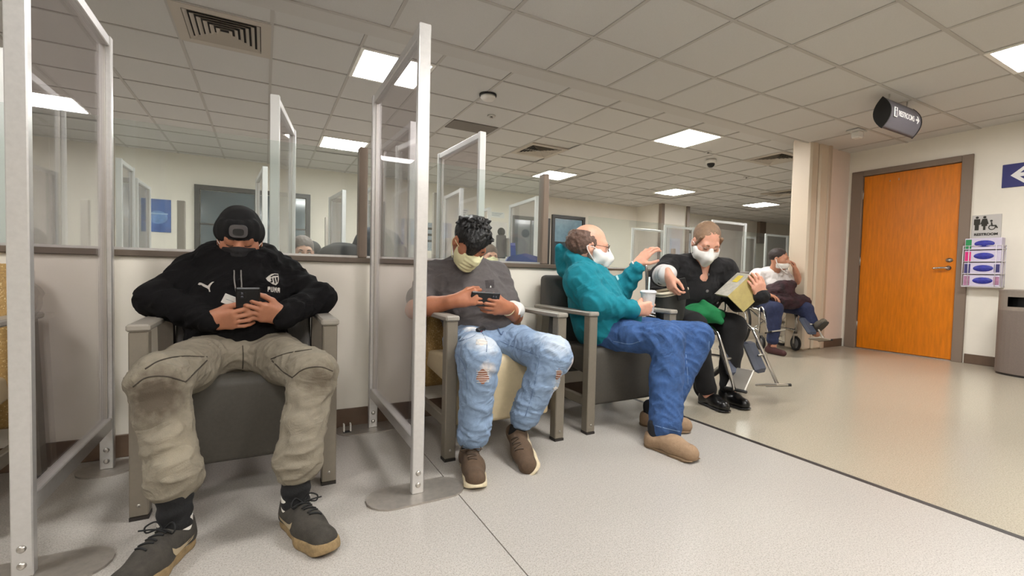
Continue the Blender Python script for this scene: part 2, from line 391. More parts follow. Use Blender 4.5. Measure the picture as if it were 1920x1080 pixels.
# ---- windows on the far wall: dark glossy glass, bluish reflections of the lit room put into its colour
M_wfr = mat('dark_bronze_frame', (52, 50, 46), 0.4)
M_dark = mat('painted_reflection_glass', (74, 90, 98), 0.1, spec=1.0, var=0.4, vscale=1.2)
M_pale = mat('frosted_blue_glass', (120, 150, 165), 0.25, var=0.35, vscale=2.5)
M_blind = mat('pale_blind', (196, 204, 214), 0.5, var=0.1, vscale=6)
def far_window(n, x0, x1, z0, z1, cols, rows, m, fr=0.07):
    yw = 8.75
    g = MB(); g.box((x0-fr, yw-0.05, z0-fr), (x0, yw, z1+fr)).box((x1, yw-0.05, z0-fr), (x1+fr, yw, z1+fr)).box((x0, yw-0.05, z1), (x1, yw, z1+fr)).box((x0, yw-0.05, z0-fr), (x1, yw, z0))
    wnd = struct('window_%d' % n, g, M_wfr)
    for i in range(cols):
        for j in range(rows):
            a = x0+(x1-x0)*i/cols; b = x0+(x1-x0)*(i+1)/cols; c = z0+(z1-z0)*j/rows; d = z0+(z1-z0)*(j+1)/rows
            struct('pane', bx((a+0.012, yw-0.03, c+0.012), (b-0.012, yw-0.015, d-0.012)), m[j % len(m)], wnd)
            if i: struct('mullion', bx((a-0.012, yw-0.045, c), (a+0.012, yw-0.01, d)), M_wfr, wnd)
            if j: struct('mullion', bx((a, yw-0.045, c-0.012), (b, yw-0.01, c+0.012)), M_wfr, wnd)
    return wnd
far_window(2, -0.90, 0.63, 0.95, 2.03, 2, 2, [M_dark, M_dark])
far_window(3, 5.80, 6.58, 1.0, 2.10, 1, 2, [M_dark, M_pale])
far_window(4, 9.55, 10.35, 0.9, 2.02, 2, 1, [M_blind])
far_window(5, 4.75, 5.6, 0.9, 2.0, 2, 1, [M_dark])
# pale door in the pier
d2 = struct('door_2', bx((8.46, 7.87, 0), (9.0, 7.90, 1.98)), mat('pale_door', (206, 204, 198), 0.5)); struct('door_pane', bx((8.56, 7.862, 0.9), (8.9, 7.87, 1.75)), M_blind, d2)

# ================================================================ CEILING THINGS
M_lens = mat('lamp_lens', (255, 252, 245), 0.4, emit=((1.0, 0.985, 0.965), LAMP))
M_reflw = mat('lamp_reflector', (240, 238, 232), 0.4)
def troffer(x, y, z, label):
    t = thing('ceiling_light', label, 'ceiling light', (x, y, z), 0, 'recessed ceiling lights')
    g = MB(); g.box((0.002, 0.002, -0.006), (0.03, 0.608, 0.02)).box((0.58, 0.002, -0.006), (0.608, 0.608, 0.02)).box((0.03, 0.002, -0.006), (0.58, 0.03, 0.02)).box((0.03, 0.58, -0.006), (0.58, 0.608, 0.02))
    g.build('frame', M_reflw, t)
    MB().box((0.03, 0.03, -0.001), (0.215, 0.58, 0.012)).build('diffuser', M_lens, t)
    MB().box((0.395, 0.03, -0.001), (0.58, 0.58, 0.012)).build('diffuser', M_lens, t)
    MB().tube([(0.305, 0.03, 0.012), (0.305, 0.58, 0.012)], 0.086, 14, flat=0.22, up=(0, 0, 1)).build('lamp_basket', M_lens, t)
    return t
TN = ['recessed ceiling light over the middle aisle out of view', 'added unseen ceiling light behind the viewer, brightening the partition wall', 'square recessed ceiling light at the upper right corner, nearest the hanging sign', 'recessed ceiling light above the left end of the aisle', 'recessed ceiling light behind the viewer']
for (x, y), l in zip(LIGHTS_N, TN): troffer(x, y, CN, l)
TF = ['large square ceiling light glimpsed through the top of the middle divider', 'bright square ceiling light above the woman in the wheelchair', 'ceiling light half cut off by the beige wall corner', 'ceiling light shining through the pane of the left divider',
      'ceiling light just left of the middle divider, over the partition glass', 'ceiling light above the right end post of the partition glass', 'small bright ceiling light in the far middle, above the white pier', 'farthest small ceiling light, left of the beige wall corner']
for (x, y), l in zip(LIGHTS_F, TF): troffer(x, y, CF, l)

M_vent = mat('grille_paint', (190, 181, 168), 0.6); M_void = mat('duct_shade', (38, 34, 31), 0.9)
def vent(x, y, label):
    t = thing('ceiling_vent', label, 'air vent', (x, y, CF), 0, 'square ceiling air vents')
    fr = MB()
    fr.box((0.004, 0.004, -0.004), (0.606, 0.07, 0.012)).box((0.004, 0.54, -0.004), (0.606, 0.606, 0.012)).box((0.004, 0.07, -0.004), (0.07, 0.54, 0.012)).box((0.54, 0.07, -0.004), (0.606, 0.54, 0.012))
    fr.build('frame', M_vent, t)
    MB().box((0.06, 0.06, 0.0135), (0.55, 0.55, 0.0145)).build('duct_shade_sheet', M_void, t)  # thin dark sheet; its colour stands in for shade above the louvers
    for k in range(6):
        a = 0.075+0.036*k; b = 0.61-a; zl = 0.010; q = 0.022
        g = MB()      # each concentric louver is a square of four slanted blades
        for (p0, p1, n_) in (((a, a), (b, a), (0, 1)), ((b, a), (b, b), (-1, 0)), ((b, b), (a, b), (0, -1)), ((a, b), (a, a), (1, 0))):
            p0 = np.array(p0); p1 = np.array(p1); nn = np.array(n_)*q
            i0 = p0+nn+(p1-p0)/np.linalg.norm(p1-p0)*q; i1 = p1+nn-(p1-p0)/np.linalg.norm(p1-p0)*q
            vs = [(*p0, -0.006), (*p1, -0.006), (*i1, zl), (*i0, zl), (*p0, -0.004), (*p1, -0.004), (*i1, zl+0.002), (*i0, zl+0.002)]
            g.add(vs, [(0, 1, 2, 3), (4, 7, 6, 5), (0, 4, 5, 1), (2, 6, 7, 3), (1, 5, 6, 2), (0, 3, 7, 4)])
        g.build('louver', M_vent, t)
    return t
for (x, y), l in zip(VENTS_F, ['large square ceiling vent with concentric louvers, top left', 'ceiling vent left of the bright light over the partition end', 'ceiling vent between the bright light and the beige wall corner', 'small distant ceiling vent above the person in white']): vent(x, y, l)
# blank return panel, smoke detector, sprinkler plates, camera dome, speaker box
tag(MB().box((1.88, 4.93, CF-0.008), (2.44, 5.24, CF+0.003), 0.003).build('return_grille', mat('grey_grille', (120, 112, 104), 0.7, var=0.1, vscale=200)), 'flat grey rectangular return grille on the ceiling above the second divider', 'air vent')
t = thing('smoke_detector', 'round white smoke detector on the ceiling right of the middle divider', 'smoke detector', (1.90, 4.08, CF))
MB().lathe([(0.085, 0), (0.085, -0.012)], n=24).build('base_plate', M_black, t)
MB().lathe([(0.07, -0.012), (0.075, -0.03), (0.055, -0.05), (0.02, -0.055)], n=24).build('cover', M_white, t)
for x, y, l in ((2.19, 4.6, 'small round sprinkler cover below the smoke detector'), (1.33, 4.35, 'small round sprinkler cover close to the middle divider'), (5.35, 4.3, 'small round sprinkler cover beside the dome camera'), (7.2, 5.0, 'tiny sprinkler cover on the distant ceiling')):
    t = thing('sprinkler_cover', l, 'sprinkler', (x, y, CF), 0, 'ceiling sprinklers')
    MB().lathe([(0.045, 0), (0.045, -0.006), (0.03, -0.009)], n=20).build('plate', M_slab, t); MB().lathe([(0.012, -0.006), (0.012, -0.02), (0.02, -0.024)], n=12).build('head', M_steel, t)
t = thing('dome_camera', 'black and white dome security camera on the ceiling', 'camera', (5.74, 4.56, CF))
MB().lathe([(0.07, 0), (0.075, -0.02), (0.072, -0.05), (0.066, -0.055)], n=24).build('housing', M_white, t)
MB().lathe([(0.055, -0.05), (0.053, -0.075), (0.04, -0.10), (0.02, -0.113), (0.004, -0.116)], n=24).build('dome', mat('smoked_dome', (14, 13, 13), 0.08), t)
t = thing('motion_sensor', 'small boxy white sensor on the ceiling left of the hanging sign', 'sensor', (5.55, 2.60, CN))
MB().box((-0.09, -0.06, -0.015), (0.09, 0.06, 0), 0.004).build('base_plate', M_tile, t); MB().box((-0.045, -0.05, -0.085), (0.045, 0.03, -0.015), 0.01).build('sensor_head', M_white, t)

# hanging restroom sign: a lens-shaped bar with dark end caps
M_sign = mat('charcoal_sign', (92, 88, 94), 0.5, var=0.05, vscale=60); M_letter = mat('sign_white', (236, 234, 232), 0.5)
t = thing('hanging_sign', 'grey curved hanging restrooms sign with white lettering under the ceiling', 'sign', (4.60, 1.965, 2.27))
prof = [(0.10*math.sin(rad(a)), 0.13*math.cos(rad(a))) for a in range(0, 360, 15)]
prof = [(0.062*(1-(z/0.13)**2)*s_, z) for s_ in (1,) for z in np.linspace(-0.13, 0.13, 13)]+[(-0.062*(1-(z/0.13)**2), z) for z in np.linspace(0.13, -0.13, 13)[1:-1]]
g = MB(); n = len(prof); L_ = 0.55
g.add([(0.0, y, z) for y, z in prof]+[(L_, y, z) for y, z in prof], [(i, (i+1) % n, n+(i+1) % n, n+i) for i in range(n)], True); g.build('sign_body', M_sign, t)
for x0, x1 in ((-0.012, 0.0), (L_, L_+0.012)):
    MB().add([(x0, y*1.06, z*1.03) for y, z in prof]+[(x1, y*1.06, z*1.03) for y, z in prof], [(i, (i+1) % n, n+(i+1) % n, n+i) for i in range(n)]+[tuple(range(n)), tuple(range(n, 2*n))]).build('end_cap', M_black, t)
for x in (0.10, 0.43): MB().tube([(x, 0, 0.12), (x, 0, 0.172)], 0.006, 8).build('hanger', M_steel, t)
def curve_y(me, zoff=0):          # bend flat lettering onto the curved sign face
    for v in me.vertices: v.co.y = -0.062*(1-(v.co.z/0.13)**2)-0.0015+(v.co.y)*0.2
me = text_mesh('RESTROOMS', 0.066, 0.001, 0.86, bold=0.001); me.transform(Matrix.Rotation(PI/2, 4, 'X')); me.transform(Matrix.Translation((0.275, 0, 0.0))); me.transform(Matrix.Diagonal((1, 1, 1, 1)))
xs = [v.co.x for v in me.vertices]; sc_ = 0.285/(max(xs)-min(xs)); me.transform(Matrix.Translation((0.275, 0, 0)) @ Matrix.Diagonal((sc_, 1, 1, 1)) @ Matrix.Translation((-0.275, 0, 0))); curve_y(me); me.materials.clear(); link('lettering', me, M_letter, t)
g = MB()
for poly in ([(0.045, -0.04), (0.10, -0.04), (0.10, 0.04), (0.045, 0.04)],): g.prism(poly, (0, -0.0625, 0), (1, 0, 0), (0, 0, 1), 0.003)
g.build('pictogram_plate', M_letter, t)
MB().prism([(0.062, -0.035), (0.083, -0.035), (0.083, 0.01), (0.062, 0.01)], (0, -0.0665, 0), (1, 0, 0), (0, 0, 1), 0.002).ell((0.0725, -0.066, 0.025), (0.012, 0.002, 0.012), nu=12, nv=6).build('pictogram', M_sign, t)
MB().prism([(0.445, -0.008), (0.48, -0.008), (0.462, -0.032), (0.475, -0.032), (0.508, 0.0), (0.475, 0.032), (0.462, 0.032), (0.48, 0.008), (0.445, 0.008)], (0, -0.0625, 0), (1, 0, 0), (0, 0, 1), 0.003).build('arrow', M_letter, t)
# ================================================================ DIVIDERS
M_plate = mat('steel_plate', (176, 170, 162), 0.42, 0.7, var=0.12, vscale=40)
M_alu2 = mat('pale_aluminium', (226, 226, 224), 0.4, 0.25)
def stadium(L, W, n=10):
    r = W/2; a = L/2-r
    return [(a+r*math.cos(t), r*math.sin(t)) for t in np.linspace(-PI/2, PI/2, n)]+[(-a+r*math.cos(t), r*math.sin(t)) for t in np.linspace(PI/2, 3*PI/2, n)]
def make_divider(label, x, y, length=0.80, rz=0.0, h=1.735, group=None, feet=True, bolts=True, plate_l=0.37, wx=0.044, wy=0.03, rear_l=None):
    M_alu = globals()['M_alu'] if bolts else M_alu2
    """framed clear screen; local y runs from the front post to the rear post"""
    t = thing('divider_screen', label, 'divider', (x, y, 0), rz, group or 'clear framed dividers')
    a, b = wx/2, wy/2
    for k, yy in enumerate((0, length)):
        p = MB().box((-a, yy-b, 0.006), (a, yy+b, h), 0.003).build('post', M_alu, t)
        if bolts:
            for z in (0.04, 0.085):
                MB().lathe([(0.010, 0), (0.0095, 0.004), (0.006, 0.007)], (0, yy-b, z), 12, rot(90, 0, 0)).build('bolt', M_steel, p)
        if feet:
            MB().prism(stadium(rear_l if (k and rear_l) else plate_l, 0.17 if bolts else 0.12), (0.0, yy, 0), (1, 0, 0), (0, 1, 0), 0.007).build('foot_plate', M_plate, t)
    MB().box((-a*0.8, b, h-0.04), (a*0.8, length-b, h-0.002), 0.003).build('top_rail', M_alu, t)
    MB().box((-a*0.8, b, 0.165), (a*0.8, length-b, 0.215), 0.003).build('bottom_rail', M_alu, t)
    for yy in (b, length-b-0.012): MB().box((-0.006, yy, 0.215), (0.006, yy+0.012, h-0.04)).build('channel', M_steel, t)
    MB().box((-0.003, b, 0.21), (0.003, length-b, h-0.035)).build('pane', G_acr, t)
    return t
make_divider('tall clear divider in aluminium frame between the first two men', 0.508, 1.65, 0.80)
make_divider('nearest tall clear divider at the left edge, beside the man in black', -0.558, 1.655, 0.735, rear_l=0.20)
PLF = 0.2
GF = 'dividers in the far seating area'
make_divider('divider behind the glass, right of the black beanie, seen edge on', 0.046, 2.72, 0.63, rad(-10), group=GF, bolts=False, plate_l=PLF)
make_divider('divider behind the glass, framed inside the middle divider', 0.785, 2.75, 0.64, rad(3), group=GF, bolts=False, plate_l=PLF)
make_divider('divider behind the glass above the black-haired man', 1.222, 2.70, 0.68, rad(3), group=GF, bolts=False, plate_l=PLF)
make_divider('divider behind the glass at the far left edge', -0.985, 2.76, 0.65, 0, group=GF, bolts=False, plate_l=PLF)
make_divider('slim distant divider just right of the dark window, behind the beanie', 0.0, 4.69, 0.71, rad(5), group=GF, bolts=False, plate_l=PLF)
make_divider('small distant divider left of the first glass post', 0.795, 5.54, 0.69, rad(5), group=GF, bolts=False, plate_l=PLF)
make_divider('small distant divider touching the first glass post', 1.02, 4.95, 0.45, 0, group=GF, bolts=False, plate_l=PLF)
make_divider('distant divider left of the blue poster', -1.095, 5.07, 0.42, 0, group=GF, bolts=False, plate_l=PLF)
make_divider('farther distant divider right beside the blue poster', -1.19, 6.13, 0.6, 0, group=GF, bolts=False, plate_l=PLF)
make_divider('distant divider left of the second glass post', 2.80, 4.60, 0.8, rad(-6), group=GF, bolts=False, plate_l=PLF)
make_divider('distant divider in front of the notice wall', 2.75, 5.78, 0.42, rad(-6), group=GF, bolts=False, plate_l=PLF)
make_divider('distant divider above the black-haired man, behind a nearer one', 1.87, 4.64, 0.6, rad(-4), group=GF, bolts=False, plate_l=PLF)
for x, y, ln, l in ((6.13, 6.55, 0.76, 'white framed divider behind the hand of the man in teal'), (6.21, 5.83, 0.71, 'white framed divider between the pier and the woman in black'), (6.17, 4.82, 0.79, 'large white framed divider just behind the head of the woman in black'),
                    (9.1, 6.33, 0.4, 'narrow white framed divider right of the woman in black'), (8.84, 5.66, 0.73, 'white framed divider behind the head of the person in white'), (11.5, 6.69, 0.5, 'far white framed divider nearest the beige wall corner')):
    make_divider(l, x, y, ln, -PI/2, group=GF, bolts=False, plate_l=PLF, wx=0.03, wy=0.05)
t = thing('floor_clip', 'tiny metal clip on the floor at the wall beside the grey chair', 'clip', (0.375, 2.42, 0))
MB().box((-0.02, -0.012, 0.0), (0.02, 0.012, 0.012), 0.003).build('base', M_black, t)
for x in (-0.016, 0.016): MB().box((x-0.003, -0.012, 0.012), (x+0.003, 0.012, 0.05)).build('prong', M_white, t)

# ================================================================ CHAIRS
def bev_prism(poly, x0, x1, r, seg=3):
    """side profile (y,z) extruded along x, all edges rounded -> bmesh mesh data as MB"""
    b = bmesh.new(); vs = [b.verts.new((x0, y, z)) for y, z in poly]; f = b.faces.new(vs)
    ex = bmesh.ops.extrude_face_region(b, geom=[f]); bmesh.ops.translate(b, verts=[v for v in ex['geom'] if isinstance(v, bmesh.types.BMVert)], vec=(x1-x0, 0, 0))
    bmesh.ops.recalc_face_normals(b, faces=b.faces)
    ed = [e for e in b.edges if (e.calc_face_angle(0) or 0) > 0.35]
    bmesh.ops.bevel(b, geom=ed, offset=r, segments=seg, profile=0.5, affect='EDGES', clamp_overlap=True)
    b.verts.ensure_lookup_table(); b.verts.index_update(); mb = MB(); mb.add([v.co[:] for v in b.verts], [[v.index for v in f.verts] for f in b.faces], True); b.free(); return mb
M_arm = mat('taupe_chair_metal', (122, 114, 101), 0.45, var=0.05, vscale=60)
M_armtop = mat('grey_arm_cap', (150, 144, 134), 0.4, var=0.04, vscale=60)
M_vgrey = mat('charcoal_vinyl', (70, 66, 59), 0.55, var=0.1, vscale=90, bump=0.15, bscale=500)
M_vgrey2 = mat('charcoal_weave', (92, 90, 87), 0.8, var=0.22, vscale=350, bump=0.3, bscale=600)
M_vtan = mat('beige_vinyl', (206, 188, 152), 0.5, var=0.05, vscale=40, bump=0.1, bscale=500)
M_vpat = mat('gold_pattern_weave', (158, 126, 72), 0.7, var=0.25, vscale=120, speck=((205, 180, 130), 170, 0.6))
M_glide = mat('rubber_glide', (40, 35, 31), 0.6)
def make_chair(label, x, y, rz, seat_m, back_m):
    t = thing('waiting_chair', label, 'chair', (x, y, 0), rz, 'waiting room armchairs')
    W = 0.317
    bev_prism([(0.012, 0.135), (0.03, 0.42), (0.055, 0.445), (0.30, 0.435), (0.50, 0.41), (0.50, 0.33), (0.10, 0.29), (0.075, 0.135)], -0.25, 0.25, 0.022).build('seat', seat_m, t)
    bev_prism([(0.415, 0.40), (0.50, 0.83), (0.575, 0.83), (0.56, 0.20), (0.50, 0.20)], -0.262, 0.262, 0.03).build('backrest', back_m, t)
    for s in (-1, 1):
        o = MB().box((s*W-(0.052 if s > 0 else 0), -0.026, 0.012), (s*W+(0 if s > 0 else 0.052), 0.026, 0.622), 0.004).build('leg', M_arm, t)
        MB().box((s*W-(0.052 if s > 0 else 0), -0.026, 0.0), (s*W+(0 if s > 0 else 0.052), 0.026, 0.012)).build('glide', M_glide, o)
        MB().lathe([(0.006, 0), (0.005, 0.003)], (s*(W-0.026), -0.026, 0.05), 10, rot(90, 0, 0)).build('screw', M_steel, o)
        xa, xb = sorted((s*W, s*(W-0.052)))
        rl = MB(); rl.add([(xa, 0.50, 0.012), (xb, 0.50, 0.012), (xb, 0.555, 0.012), (xa, 0.555, 0.012), (xa, 0.43, 0.622), (xb, 0.43, 0.622), (xb, 0.485, 0.622), (xa, 0.485, 0.622)], [(0, 1, 2, 3), (4, 5, 6, 7), (0, 1, 5, 4), (1, 2, 6, 5), (2, 3, 7, 6), (3, 0, 4, 7)])
        o = rl.build('leg', M_arm, t); MB().box((xa, 0.50, 0), (xb, 0.555, 0.012)).build('glide', M_glide, o)
        MB().box((xa-0.006, -0.032, 0.622), (xb+0.006, 0.53, 0.646), 0.006).build('armrest', M_armtop, t)
        MB().box((xa+0.012, 0.026, 0.14), (xb-0.012, 0.51, 0.19), 0.004).build('side_rail', M_arm, t)
    return t
make_chair('charcoal vinyl armchair that the man in the black hoodie sits in', -0.067, 1.892, 0, M_vgrey, M_vgrey2)
make_chair('beige vinyl armchair with gold woven back under the man in ripped jeans', 1.016, 1.896, 0, M_vtan, M_vpat)
make_chair('dark grey armchair that the man in the teal hoodie sits in', 1.803, 1.905, 0, M_vgrey, M_vgrey2)
make_chair('beige and gold armchair cut off by the left edge', -1.075, 1.90, 0, M_vtan, M_vpat)

# ================================================================ BY THE DOOR
M_can = mat('grey_fleck_laminate', (116, 104, 96), 0.5, var=0.10, vscale=140)
M_can2 = mat('grey_can_lid', (132, 122, 112), 0.5, var=0.06, vscale=80)
t = thing('trash_receptacle', 'tall grey rounded waste bin standing against the wall right of the door', 'trash can', (6.23, 1.33, 0))
n_ = 20; half = [(-0.10-0.15*math.cos(a), -0.27*math.sin(a)) for a in np.linspace(-PI/2, PI/2, n_)]+[(0.255, -0.27), (0.255, 0.27)]
g = MB()
def dshape(z0, z1, sc=1.0): return [(x*sc+0.0, y*sc) for x, y in half]
def ring(g, polys, zs, cap0=True, cap1=True):
    n = len(polys[0]); vs = []; fs = []
    for P, z in zip(polys, zs): vs += [(x, y, z) for x, y in P]
    for i in range(len(zs)-1): fs += [(i*n+k, i*n+(k+1) % n, (i+1)*n+(k+1) % n, (i+1)*n+k) for k in range(n)]
    if cap0: fs.append(tuple(range(n)))
    if cap1: fs.append(tuple((len(zs)-1)*n+k for k in range(n)))
    g.add(vs, fs); return g
D = dshape(0, 0); ring(MB(), [[(x*0.97, y*0.97) for x, y in D]]*2, (0, 0.02)).build('plinth', M_glide, t)
ring(MB(), [D]*2, (0.02, 0.60)).build('body', M_can, t)
# upper shell with the disposal opening left free on the curved front
n = len(D); g = MB()
for k in range(n):
    k2 = (k+1) % n; open_ = 5 <= k <= n_-7
    for z0, z1 in ((0.60, 0.635), (0.635, 0.725), (0.725, 0.77)):
        if open_ and z0 == 0.635: continue
        g.add([(*D[k], z0), (*D[k2], z0), (*D[k2], z1), (*D[k], z1)], [(0, 1, 2, 3)])
g.build('hood', M_can2, t, recalc=False)
ring(MB(), [[(x*0.93, y*0.93) for x, y in D]]*2, (0.60, 0.602)).build('inner_tray', M_black, t)
ring(MB(), [[(x*0.9+0.06, y*0.92) for x, y in D]]*2, (0.602, 0.765), False, False).build('inner_shell', M_black, t)
g = MB(); g.box((-0.215, -0.10, 0.64), (-0.21, 0.02, 0.72)); g.build('flap', M_white, t)
ring(MB(), [[(x*1.01, y*1.01) for x, y in D], [(x*1.01, y*1.01) for x, y in D], [(x*0.98, y*0.98) for x, y in D]], (0.77, 0.785, 0.79)).build('lid', M_can2, t)

M_signw = mat('brushed_sign_face', (196, 192, 188), 0.45, 0.2); M_ink = mat('dark_print', (40, 38, 30), 0.6)
def wall_poly(g, poly, y0, z0, x=XW-0.010, th=0.002):     # poly (right, up) seen from -X; right is -Y
    return g.prism(poly, (x, y0, z0), (0, -1, 0), (0, 0, 1), th)
t = thing('restroom_sign', 'small grey restroom sign with black figures right of the door', 'sign', (XW, 1.82, 1.40)); of = (XW, 1.82, 1.40)
MB().box((XW-0.008, 1.708, 1.26), (XW, 1.928, 1.545), 0.003).build('plate', M_signw, t, off=of)
def figure_poly(w, h): return [(-w*0.45, h), (w*0.45, h), (w*0.5, h*0.45), (w*0.33, h*0.45), (w*0.28, 0), (-w*0.28, 0), (-w*0.33, h*0.45), (-w*0.5, h*0.45)]
circ = lambda r, n=14: [(r*math.cos(2*PI*k/n), r*math.sin(2*PI*k/n)) for k in range(n)]
def pic(fig, dress, y0, z0):
    g = MB(); w = 0.042
    if dress: body = [(-w*0.4, 0.075), (w*0.4, 0.075), (w*0.75, 0.02), (w*0.5, 0.02), (w*0.5, 0.0), (w*0.2, 0.0), (w*0.2, -0.04), (-w*0.2, -0.04), (-w*0.2, 0), (-w*0.5, 0.0), (-w*0.5, 0.02), (-w*0.75, 0.02)]
    else: body = [(-w*0.55, 0.075), (w*0.55, 0.075), (w*0.55, 0.015), (w*0.36, 0.015), (w*0.36, -0.04), (-w*0.36, -0.04), (-w*0.36, 0.015), (-w*0.55, 0.015)]
    wall_poly(g, body, y0, z0); wall_poly(g, circ(0.012), y0, z0+0.091); g.build('pictogram', M_ink, t, off=of)
pic(0, False, 1.888, 1.43); pic(0, True, 1.832, 1.43)
g = MB(); ringp = [(0.027*math.cos(rad(a)), 0.027*math.sin(rad(a))) for a in range(100, 380, 14)]+[(0.02*math.cos(rad(a)), 0.02*math.sin(rad(a))) for a in range(380, 99, -14)]
wall_poly(g, ringp, 1.775, 1.415); wall_poly(g, circ(0.010), 1.782, 1.48); wall_poly(g, [(-0.010, 0.05), (0.0, 0.05), (0.006, 0.02), (0.03, 0.02), (0.045, -0.01), (0.036, -0.015), (0.022, 0.008), (-0.004, 0.008)], 1.776, 1.417)
g.build('pictogram', M_ink, t, off=of)
text_on('lettering', 'RESTROOM', 0.034, (XW-0.0105, 1.818, 1.345), (0, -1, 0), (0, 0, 1), M_ink, t, off=of, bold=0.0012)
t = thing('direction_sign', 'navy blue sign with a white arrow, cut off at the right edge', 'sign', (XW, 1.35, 1.915)); of = (XW, 1.35, 1.915)
MB().box((XW-0.010, 0.95, 1.80), (XW, 1.725, 2.03), 0.003).build('plate', mat('navy_sign', (48, 50, 110), 0.5), t, off=of)
g = MB(); wall_poly(g, [(0.06, 0.0), (0.155, 0.085), (0.195, 0.085), (0.125, 0.018), (0.30, 0.018), (0.30, -0.018), (0.125, -0.018), (0.195, -0.085), (0.155, -0.085)], 1.725, 1.915, XW-0.0125); g.build('arrow', M_letter, t, off=of)

# wire rack with four glove boxes
M_wire = mat('white_wire', (225, 220, 225), 0.35)
t = thing('glove_rack', 'white wire rack holding glove boxes on the wall right of the door', 'wall rack', (XW, 1.81, 0.80)); of = (XW, 1.81, 0.80)
g = MB()
for z in (0.815, 0.94, 1.065, 1.19, 1.225):
    y0, y1 = 1.665, 1.955
    g.tube([(XW-0.005, y0, z), (XW-0.10, y0, z), (XW-0.10, y1, z), (XW-0.005, y1, z)], 0.0035, 6)
for y in (1.665, 1.71, 1.91, 1.955): g.tube([(XW-0.10, y, 0.81), (XW-0.10, y, 1.23)], 0.0035, 6)
for y in (1.665, 1.955): g.tube([(XW-0.005, y, 0.81), (XW-0.005, y, 1.23)], 0.0035, 6)
g.build('wire_frame', M_wire, t, off=of)
MB().box((XW-0.10, 1.665, 0.803), (XW-0.002, 1.955, 0.809)).build('base_tray', M_wire, t, off=of)
M_gbox = mat('lilac_carton', (205, 196, 216), 0.5, var=0.05, vscale=30); M_gblue = mat('blue_glove_print', (46, 50, 150), 0.45, var=0.35, vscale=40, bump=0.3, bscale=40)
M_gg = mat('green_print', (40, 140, 80), 0.5); M_gp = mat('magenta_print', (214, 40, 120), 0.5); M_gn = mat('navy_print', (60, 56, 110), 0.5); M_gm = mat('mauve_print', (170, 120, 150), 0.5, var=0.3, vscale=40)
for k, (lab, side, sm) in enumerate((('bottom glove box in the wire rack, with a mauve photo print', 'mauve', M_gm), ('second glove box from the bottom of the wire rack, navy end label', 'navy', M_gn), ('third glove box from the bottom of the wire rack, magenta end', 'magenta', M_gp), ('topmost glove box in the wire rack, green end label', 'green', M_gg))):
    z0 = 0.8105+0.125*k; b = thing('glove_box', lab, 'glove box', (XW-0.05, 1.81, z0), 0, 'glove boxes in the rack'); of = (XW-0.05, 1.81, z0)
    MB().box((XW-0.094, 1.675, z0), (XW-0.006, 1.945, z0+0.116), 0.002).build('carton', M_gbox, b, off=of)
    MB().box((XW-0.0955, 1.895, z0+0.01), (XW-0.0937, 1.94, z0+0.105)).build('end_label', sm, b, off=of)
    if k in (0, 1): MB().box((XW-0.0955, 1.68, z0+0.02), (XW-0.0937, 1.72, z0+0.1)).build('side_print', M_gm if k == 0 else M_gn, b, off=of)
    MB().lathe([(0.08, 0), (0.076, 0.004), (0.05, 0.010), (0.01, 0.013)], (XW-0.0937, 1.80, z0+0.06), 20, rot(0, -90, 0), sx=0.42, sy=0.95).build('glove_opening', M_gblue, b, off=of)

# ================================================================ FAR ROOM
M_bluep = mat('blue_poster_print', (52, 92, 160), 0.4, var=0.4, vscale=6); M_bluel = mat('pale_poster_print', (150, 180, 214), 0.4, var=0.2, vscale=20)
t = thing('poster', 'blue printed poster on the far wall left of the dark window', 'poster', (-1.45, 8.75, 1.58)); of = (-1.45, 8.75, 1.58)
MB().box((-1.635, 8.742, 1.325), (-1.27, 8.75, 1.825)).build('sheet', M_bluep, t, off=of)
MB().prism([(x*0.12-1.43, 1.55+z*0.10) for x, z in circ(1, 20)], (0, 8.741, 0), (1, 0, 0), (0, 0, 1), 0.001).build('print_shape', mat('mid_blue_print', (96, 136, 190), 0.4, var=0.3, vscale=12), t, off=of)
MB().box((-1.54, 8.738, 1.48), (-1.52, 8.741, 1.66)).box((-1.54, 8.738, 1.595), (-1.31, 8.741, 1.615)).build('print_shape', M_bluel, t, off=of)
M_post2 = mat('grey_post', (150, 142, 132), 0.5)
for x, y, l in ((-0.90, 6.9, 'grey upright post between the blue poster and the dark window'), (0.86, 7.6, 'grey upright post at the right side of the dark window'), (-1.0, 4.3, 'dark brown upright post seen through the left divider'), (2.35, 6.9, 'grey upright post behind the divider above the black-haired man'), (8.05, 7.3, 'thin dark upright post behind the man in teal, by the mask')):
    t = thing('upright_post', l, 'post', (x, y, 0)); hh = 1.62 if y > 5 else 1.75
    if x == 2.35: hh = 2.05
    if x == 8.05: hh = 1.45
    MB().box((-0.04, -0.04, 0.01), (0.04, 0.04, hh), 0.006).build('shaft', M_post2 if x != -1.0 else M_frame, t); MB().box((-0.07, -0.07, 0), (0.07, 0.07, 0.01), 0.002).build('base', M_plate, t)
